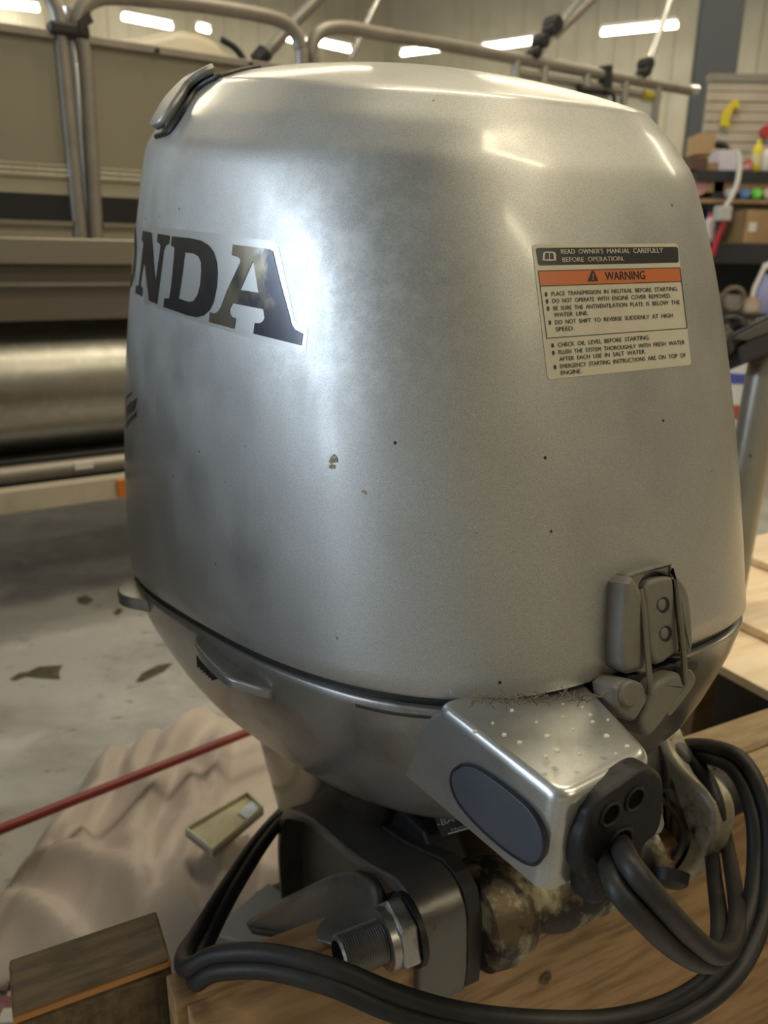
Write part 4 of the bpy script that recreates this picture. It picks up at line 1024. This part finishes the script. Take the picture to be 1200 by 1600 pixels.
# red pole lying over the tarp
a = atz(-40, 1312, .16); b = atz(372, 1150, .16)
M_red = mat('red_paint', (0.30, 0.045, 0.04), 0.4, noise=(20, (0.22, 0.035, 0.03), .45, .7))
d = (b-a); a2 = a-d*.06; b2 = b+d*.35
pole = MB().tube([a2, a2.lerp(b2, .5), b2], .0095, 12).build('red_pole', M_red)
tag(pole, 'thin red pole lying slantwise over the tan tarp', 'pole')
# cream plastic trough piece
pc = [atz(289, 1296, .17), atz(388, 1238, .17), atz(412, 1262, .17), atz(332, 1330, .17)]
M_cream = mat('yellowed_plastic', (0.62, 0.57, 0.40), 0.45, noise=(25, (0.5, 0.45, 0.3), .45, .7))
lid = thing('plastic_trough', sum(pc, Vector())/4-Vector((0, 0, .05)), 'yellowed cream plastic trough lying on the tarp beside the motor leg', 'tray')
c_ = sum(pc, Vector())/4
MB().prism([p-Vector((0, 0, .014)) for p in pc], (0, 0, .008)).build('base_plate', M_cream, lid, smooth=0)
for i in (0, 1, 2, 3):
    a, b = pc[i], pc[(i+1) % 4]; i_ = lambda p: p+(c_-p)*.06
    MB().prism([a-Vector((0, 0, .016)), b-Vector((0, 0, .016)), i_(b)-Vector((0, 0, .016)), i_(a)-Vector((0, 0, .016))], (0, 0, .02)).build('rim', M_cream if i != 3 else M_white, lid, smooth=0, bevel=.001)
M_blue = mat('pale_blue_sticker', (0.62, 0.72, 0.85), 0.4)
sq = [atz(x, y, .165) for x, y in ((372, 1272), (398, 1250), (410, 1258), (388, 1282))]
MB().prism(sq, (0, 0, .003)).build('sticker', M_blue, lid, smooth=0)
# white film sheet beside the leg
wf = [(335, 1462), (372, 1425), (400, 1400), (420, 1385), (440, 1400), (470, 1440), (440, 1470), (380, 1475)]
q = MB().prism([atz(x, y, .20) for x, y in wf], (0, 0, .006)); tag(q.build('plastic_sheet', mat('white_poly_sheet', (0.75, 0.76, 0.74), .3), smooth=0), 'small white plastic sheet lying on the tarp under the bracket foot', 'sheet')

# ============================================================ black notched holder on a grey tube, right
M_gtube = mat('grey_tube_paint', (0.30, 0.285, 0.25), 0.35, 0.4, noise=(8, (0.25, 0.235, 0.2), .4, .7))
hd = thing('tube_holder', atd(1150, 850, 1.6), 'grey slanted tube with black notched plastic holder on top, right edge', 'stand')
ta, tb_ = atd(1212, 500, 1.55), atd(1120, 1000, 1.62)
dd = (tb_-ta).normalized(); tl = ta+dd*((ta.z-.50)/-dd.z)
MB().tube([ta, tl], .036, 24).build('tube', M_gtube, hd)
for x, y in ((1184, 570), (1174, 712)):
    p = atd(x, y, 1.52); lathe(p+fwd*.004, -fwd, [(0, .003), (.002, .002)], 8).build('rivet', M_blk, hd)
hl = [(1136, 528), (1146, 515), (1160, 520), (1168, 528), (1158, 536), (1154, 548), (1160, 570), (1176, 562), (1210, 552), (1250, 545), (1250, 470), (1200, 492), (1160, 508)]
q = MB().prism([atd(x, y, 1.50) for x, y in [(1134, 532), (1142, 520), (1200, 492), (1260, 470), (1260, 548), (1200, 554), (1178, 562), (1156, 572), (1152, 545), (1166, 534), (1160, 524), (1150, 528), (1148, 550), (1138, 556)]], fwd*.06); q.build('notched_holder', M_blk, hd, smooth=0, bevel=.004)
q = MB().prism([atd(x, y, 1.50) for x, y in [(1130, 510), (1140, 500), (1152, 500), (1160, 512), (1172, 508), (1168, 500), (1150, 490), (1132, 494)]], fwd*.04); q.build('holder_hook', M_blk, hd, smooth=0, bevel=.003)
M_grip = mat('holder_face', (0.07, 0.065, 0.06), .5)
q = MB().prism([atd(x, y, 1.495) for x, y in [(1146, 530), (1156, 522), (1200, 500), (1262, 478), (1262, 500), (1200, 520), (1168, 532)]], fwd*.006); q.build('holder_face', M_grip, hd, smooth=0, bevel=.002)

# ============================================================ workbench and shelves, far right
YB = 4.3
bench = thing('workbench', (aty(1180, 285, YB).x, YB+.3, 0), 'black steel workbench with wooden shelf boards crowded with supplies, far right', 'workbench')
BX = frame((0, YB, 0), 0)
xl = aty(1088, 280, YB).x; xr = xl+2.2
def zat(px, py, y=YB): return aty(px, py, y).z
M_bench = mat('bench_black_steel', (0.022, 0.024, 0.03), .45)
M_brown = mat('shelf_board', (0.33, 0.22, 0.12), .6, noise=(8, (0.24, 0.15, 0.08), .4, .7))
zt1, zb1 = zat(1150, 266), zat(1150, 284)
MB().fbox(BX, xl, xr, 0, .6, zb1, zt1).build('top_beam', M_bench, bench, smooth=0, bevel=.004)
MB().fbox(BX, xl, xr, .02, .58, zat(1150, 300), zb1).build('shelf_board', M_brown, bench, smooth=0)
z2 = zat(1150, 311); MB().fbox(BX, xl-.1, xr, .0, .6, z2-.02, z2).build('shelf_board', M_brown, bench, smooth=0)
z3 = zat(1150, 380); MB().fbox(BX, xl+.12, xr, -.05, .6, z3-.10, z3).build('lower_beam', M_bench, bench, smooth=0, bevel=.004)
z4 = zat(1150, 487); MB().fbox(BX, xl+.02, xr, -.2, .6, z4-.03, z4).build('lower_shelf', M_bench, bench, smooth=0)
for x in (xl+.10, xr-.06):
    for y in (.02, .52): MB().fbox(BX, x, x+.05, y, y+.05, 0, zb1).build('leg', M_bench, bench, smooth=0)
MB().fbox(BX, xl+.16, xr, .56, .58, z4, z3-.1).build('back_panel', M_bench, bench, smooth=0)
# slat wall panel behind the bench
M_slat = mat('slat_board', (0.55, 0.47, 0.37), .6, noise=(6, (0.46, 0.39, 0.30), .4, .7))
YS = 5.3; SB = frame((0, YS, 0), 0); sx0 = aty(1100, 200, YS).x
slw = thing('slat_wall', (sx0+1.3, YS, 0), 'beige slatted wall board behind the workbench', 'wall board')
ztop_ = zat(1150, 128, YS); dz = .055; k = 0; z = ztop_
while z > .2:
    MB().fbox(SB, sx0, sx0+2.6, -.004*(1+k % 2), .018, z-dz+.006, z).build('slat', M_slat, slw, smooth=0); z -= dz; k += 1
MB().fbox(SB, sx0, sx0+2.6, .019, .04, 0, ztop_).build('backing', M_deck2, slw, smooth=0)
MB().fbox(SB, sx0-.01, sx0+2.6, -.02, .04, ztop_+.001, ztop_+.04).build('top_rail', M_alu, slw, smooth=0)
# things on the bench
def bmat(n, c, r=.5): return mat(n, c, r)
M_card = mat('cardboard', (0.42, 0.28, 0.15), .7, noise=(8, (0.36, 0.235, 0.125), .4, .7))
def carton(px0, py0, px1, py1, y, depth, label, m=M_card, turn=0, lab_px=None, zs=None):
    z0 = zs if zs is not None else zat(px0, py1, y); x0 = aty(px0, py1, y).x; x1 = aty(px1, py1, y).x; z1 = z0+(zat(px0, py0, y)-zat(px0, py1, y))
    F = frame(((x0+x1)/2, y+depth/2, 0), turn); w_ = (x1-x0)/2
    t = thing('carton', (F[0].x, F[0].y, z0), label, 'box')
    MB().fbox(F, -w_, w_, -depth/2, depth/2, z0, z1).build('body', m, t, smooth=0, bevel=.003)
    MB().fbox(F, -.02, .02, -depth/2-.001, depth/2, z1, z1+.0015).build('tape', mat('tape', (0.5, 0.40, 0.25), .3), t, smooth=0)
    for s in (-1, 1): MB().fbox(F, -w_, w_, s*depth/4-depth/4+.002, s*depth/4+depth/4-.002, z1, z1+.001).build('flap', m, t, smooth=0)
    if lab_px: MB().fbox(F, -w_+.02, -w_+.02+lab_px, -depth/2-.002, -depth/2, z0+(z1-z0)*.35, z0+(z1-z0)*.35+lab_px).build('shipping_label', M_white, t, smooth=0)
    return t
def bottle(px, pyb, pyt, wpx, y, c, cc, label, zs, neck=.35, name='bottle', cat='bottle'):
    s = y/FPX*1.02; h_ = (pyb-pyt)*s; r = wpx*s/2; x = aty(px, pyb, y).x
    t = thing(name, (x, y, zs), label, cat); o = (x, y, zs)
    lathe(o, (0, 0, 1), [(0, r*.9), (.004, r), (h_*(1-neck), r), (h_*(1-neck*.6), r*.75), (h_*(1-neck*.4), r*.4), (h_*.86, r*.38)], 20).build('body', mat('bottle_%s' % label[:12], c, .35), t)
    lathe(o, (0, 0, 1), [(h_*.86, r*.42), (h_, r*.42)], 14).build('cap', mat('cap_%s' % label[:12], cc, .4), t)
    lathe(o, (0, 0, 1), [(h_*.18, r*1.01), (h_*(1-neck)*.85, r*1.01)], 20).build('paper_label', mat('lbl_%s' % label[:12], tuple(.5*v+.3 for v in c), .5), t)
ZT = zt1
carton(1087, 212, 1115, 244, YB+.18, .16, 'small tan carton on the bench top left of the tape roll', zs=ZT+.0015+.09)
carton(1080, 246, 1105, 266, YB+.02, .2, 'dark brown carton at the left end of the bench top', m=mat('brown_card', (0.10, 0.05, 0.035), .6), zs=ZT)
carton(1100, 253, 1120, 266, YB+.05, .12, 'little open tan carton beside the dark brown carton', zs=ZT)
carton(1122, 232, 1150, 266, YB+.05, .14, 'white and lilac carton in the middle of the bench top', m=mat('lilac_card', (0.62, 0.58, 0.66), .5), zs=ZT)
carton(1088, 242, 1122, 250, YB+.26, .2, 'flat tan carton under the small tan carton on the bench top', zs=ZT)
bottle(1180, 266, 224, 14, YB+.06, (0.72, 0.58, 0.03), (0.75, .62, .05), 'yellow bottle with yellow cap standing on the bench top', ZT)
bottle(1196, 266, 232, 15, YB+.05, (0.70, 0.70, 0.68), (0.55, .3, .3), 'white bottle right of the yellow bottle on the bench top', ZT)
bottle(1167, 266, 250, 11, YB+.04, (0.45, 0.04, 0.05), (0.4, .03, .04), 'short red bottle left of the yellow bottle on the bench top', ZT)
bottle(1205, 266, 240, 15, YB+.1, (0.10, 0.13, 0.35), (0.1, .1, .1), 'blue bottle at the right edge of the bench top', ZT)
bottle(1108, 265, 246, 12, YB+.16, (0.35, 0.42, 0.33), (0.6, .6, .55), 'pale green jar behind the small cartons on the bench top', ZT)
# black coil with a yellow hub behind cartons and the yellow clamp on the slat wall
tr_ = thing('cable_reel', aty(1120, 225, YB+.42), 'black round reel with yellow hub behind the tan carton', 'reel')
ct = aty(1120, 215, YB+.42); ct.z = ZT+.097
MB().tube([ct+Vector((math.cos(R(a))*.075, 0, math.sin(R(a))*.075)) for a in range(0, 360, 15)], .022, 10, closed=True).build('coil', M_blk, tr_)
lathe(ct, (0, 1, 0), [(-.02, .026), (.02, .026)], 14).build('hub', mat('reel_yellow', (0.7, .55, .04), .4), tr_)
M_yel = mat('yellow_paint', (0.75, 0.58, 0.03), .4)
yc = [(1127, 196), (1131, 176), (1142, 160), (1150, 155), (1156, 160), (1155, 170), (1148, 168), (1141, 184), (1140, 200)]
o = MB().prism([aty(x, y, YS-.05) for x, y in yc], (0, .03, 0)).build('spring_clamp', M_yel, smooth=0, bevel=.004); tag(o, 'bright yellow hooked clamp hanging on the slatted wall board', 'clamp')
p = aty(1200, 205, YS-.05)
o = lathe(p, (0, 1, 0), [(0, .02), (.0, .035), (.045, .035)], 16).build('red_tape_roll', mat('red_tape', (.5, .04, .04), .4)); tag(o, 'red tape roll hanging on the slatted wall board', 'tape roll')
# second shelf: bottles seen end-on and a carton, tubs
for x, c, lb in ((1130, (.5, .5, .48), 'grey spray can on the middle bench shelf, leftmost'), (1152, (.12, .22, .45), 'blue spray can on the middle bench shelf'), (1170, (.18, .62, .10), 'bright green capped can on the middle bench shelf'), (1188, (.55, .52, .45), 'cream can on the middle bench shelf'), (1203, (.62, .62, .6), 'white can on the middle bench shelf at the right edge')):
    s = (YB+.06)/FPX; xx = aty(x, 305, YB+.1).x
    t = thing('spray_can', (xx, YB+.1, z2), lb, 'can', None)
    lathe((xx, YB+.0, z2+.026), (0, 1, 0), [(0, .018), (.0, .024), (.012, .026), (.16, .026), (.165, .02)], 18).build('body', mat('can_%d' % x, c, .35), t)
    lathe((xx, YB-.01, z2+.026), (0, 1, 0), [(0, .012), (.0, .016), (.010, .016)], 14).build('cap', mat('cancap_%d' % x, tuple(min(1, v*1.2) for v in c), .4), t)
carton(1143, 324, 1215, 376, YB+.0, .28, 'large cardboard carton with white shipping label on the lower bench beam', turn=18, lab_px=.045, zs=z3)
# blue tub, white caulk gun hose, red tool left of the carton
t = thing('storage_tub', aty(1112, 375, YB), 'dark blue plastic tub left of the large carton', 'tub')
a0 = aty(1096, 340, YB+.1).x; a1 = aty(1122, 340, YB+.1).x
MB().fbox(BX, a0, a1, .1, .3, z3, z2-.05).build('body', mat('navy_plastic', (0.03, 0.04, 0.12), .4), t, smooth=0, bevel=.004)
MB().fbox(BX, a0-.006, a1+.006, .095, .305, z2-.05, z2-.035).build('rim', mat('navy_plastic_rim', (0.05, 0.06, 0.16), .4), t, smooth=0, bevel=.003)
hs = [aty(1156, 255, YB-.06), aty(1152, 285, YB-.08), aty(1142, 310, YB-.09), aty(1134, 322, YB-.09)]
t = thing('air_hose_gun', hs[-1], 'clear hose running down to a grey gun head in front of the shelves', 'hose')
M_clear = mat('milky_hose', (0.6, 0.6, 0.56), .3)
MB().tube(smooth_path([aty(1152, 235, YB-.05)]+hs), .012, 10).build('hose', M_clear, t)
c = aty(1129, 332, YB-.09); MB().fbox(frame(c, 10), -.035, .035, -.03, .03, -.04, .03).build('gun_head', mat('grey_gun', (.5, .5, .5), .4), t, smooth=0, bevel=.008)
MB().tube([aty(1134, 340, YB-.09), aty(1120, 375, YB-.09), aty(1112, 400, YB-.09)], .013, 10).build('red_handle', mat('red_handle_paint', (.45, .03, .05), .4), t)
o = lathe(aty(1092, 292, YB+.02), (0, 1, 0), [(0, .02), (.0, .04), (.03, .045), (.05, .045)], 20).build('pink_lid', mat('pink_plastic', (.55, .28, .3), .4)); tag(o, 'faded pink round lid hanging at the left end of the bench', 'lid')
bottle(1105, 378, 338, 16, YB-.02, (0.62, 0.52, 0.54), (0.6, .1, .12), 'pale pink bottle in front of the blue tub', z3)
# lower compartment: white bucket, spray bottle, tape ring
carton(1138, 412, 1165, 438, YB-.0, .2, 'grey plastic box on the lower shelf', m=mat('grey_box', (.35, .34, .33), .5), zs=z4)
t = thing('spray_bottle', aty(1185, 486, YB-.05), 'white spray bottle with slanted white handle on the lower shelf', 'bottle')
xs_ = aty(1190, 470, YB-.05).x
lathe((xs_, YB-.05, z4), (0, 0, 1), [(0, .05), (.12, .05), (.17, .02), (.19, .018)], 20).build('body', mat('blue_white_label', (.30, .32, .6), .4), t)
MB().tube([Vector((xs_-.01, YB-.06, z4+.24)), Vector((xs_-.06, YB-.08, z4+.12)), Vector((xs_-.07, YB-.09, z4+.04))], .012, 10).build('handle', M_white, t)
MB().tube([Vector((xs_-.02, YB-.06, z4+.22)), Vector((xs_+.05, YB-.06, z4+.26))], .016, 10).build('spray_head', M_white, t)
ct = Vector((aty(1146, 462, YB-.12).x, YB-.12, z4+.068))
o = MB().tube([ct+Vector((math.cos(R(a))*.055, 0, math.sin(R(a))*.055)) for a in range(0, 360, 15)], .013, 10, closed=True).build('tape_ring', mat('brown_tape', (.16, .12, .09), .4)); tag(o, 'brown tape ring standing on the lower shelf', 'tape roll')
bottle(1172, 486, 462, 24, YB-.12, (0.45, 0.30, 0.20), (0.4, .3, .2), 'tan tub beside the tape ring on the lower shelf', z4, .2, 'tub', 'tub')
# paint tins on the floor pile behind the holder
t = thing('paint_can', (aty(1150, 640, 3.0).x, 3.0, 0), 'tall white can with red label band behind the grey tube', 'can')
xx = aty(1147, 600, 3.0).x; zz = zat(1147, 655, 3.0)
lathe((xx, 3.0, 0), (0, 0, 1), [(0, .07), (zat(1147, 560, 3.0), .07), (zat(1147, 556, 3.0), .06)], 24).build('body', M_white, t)
lathe((xx, 3.0, 0), (0, 0, 1), [(zat(1147, 650, 3.0), .071), (zat(1147, 628, 3.0), .071)], 24).build('label_band', mat('red_band', (.45, .1, .06), .5), t)
lathe((xx, 3.0, 0), (0, 0, 1), [(zat(1147, 596, 3.0), .071), (zat(1147, 580, 3.0), .071)], 24).build('label_band', mat('blue_band', (.08, .1, .4), .5), t)

# added black cabinet, unseen at left; darkens the cover's flank and blocks door light
CB = frame((-1.40, .80, 0), -57)
tc_ = thing('added_blocker', CB[0], 'added black cabinet out of frame left of the motor, put there to darken the lower side of the cover', 'cabinet')
M_blocker = mat('black_blocker_steel', (0.03, 0.03, 0.033), .45)
MB().fbox(CB, -.25, .25, -.72, .72, .04, 1.16).build('body', M_blocker, tc_, smooth=0, bevel=.006)
for k in range(5):
    d_ = MB().fbox(CB, .251, .262, -.70, .70, .07+k*.19, .25+k*.19).build('drawer', M_blocker, tc_, smooth=0, bevel=.003)
    MB().fbox(CB, .262, .275, -.40, .40, .215+k*.19, .228+k*.19).build('handle', M_gtube, d_, smooth=0)
for a, b in ((-.2, -.66), (.2, -.66), (-.2, .66), (.2, .66)): MB().tube([fp(CB, a, b, 0), fp(CB, a, b, .04)], .02, 10).build('foot', M_blocker, tc_)
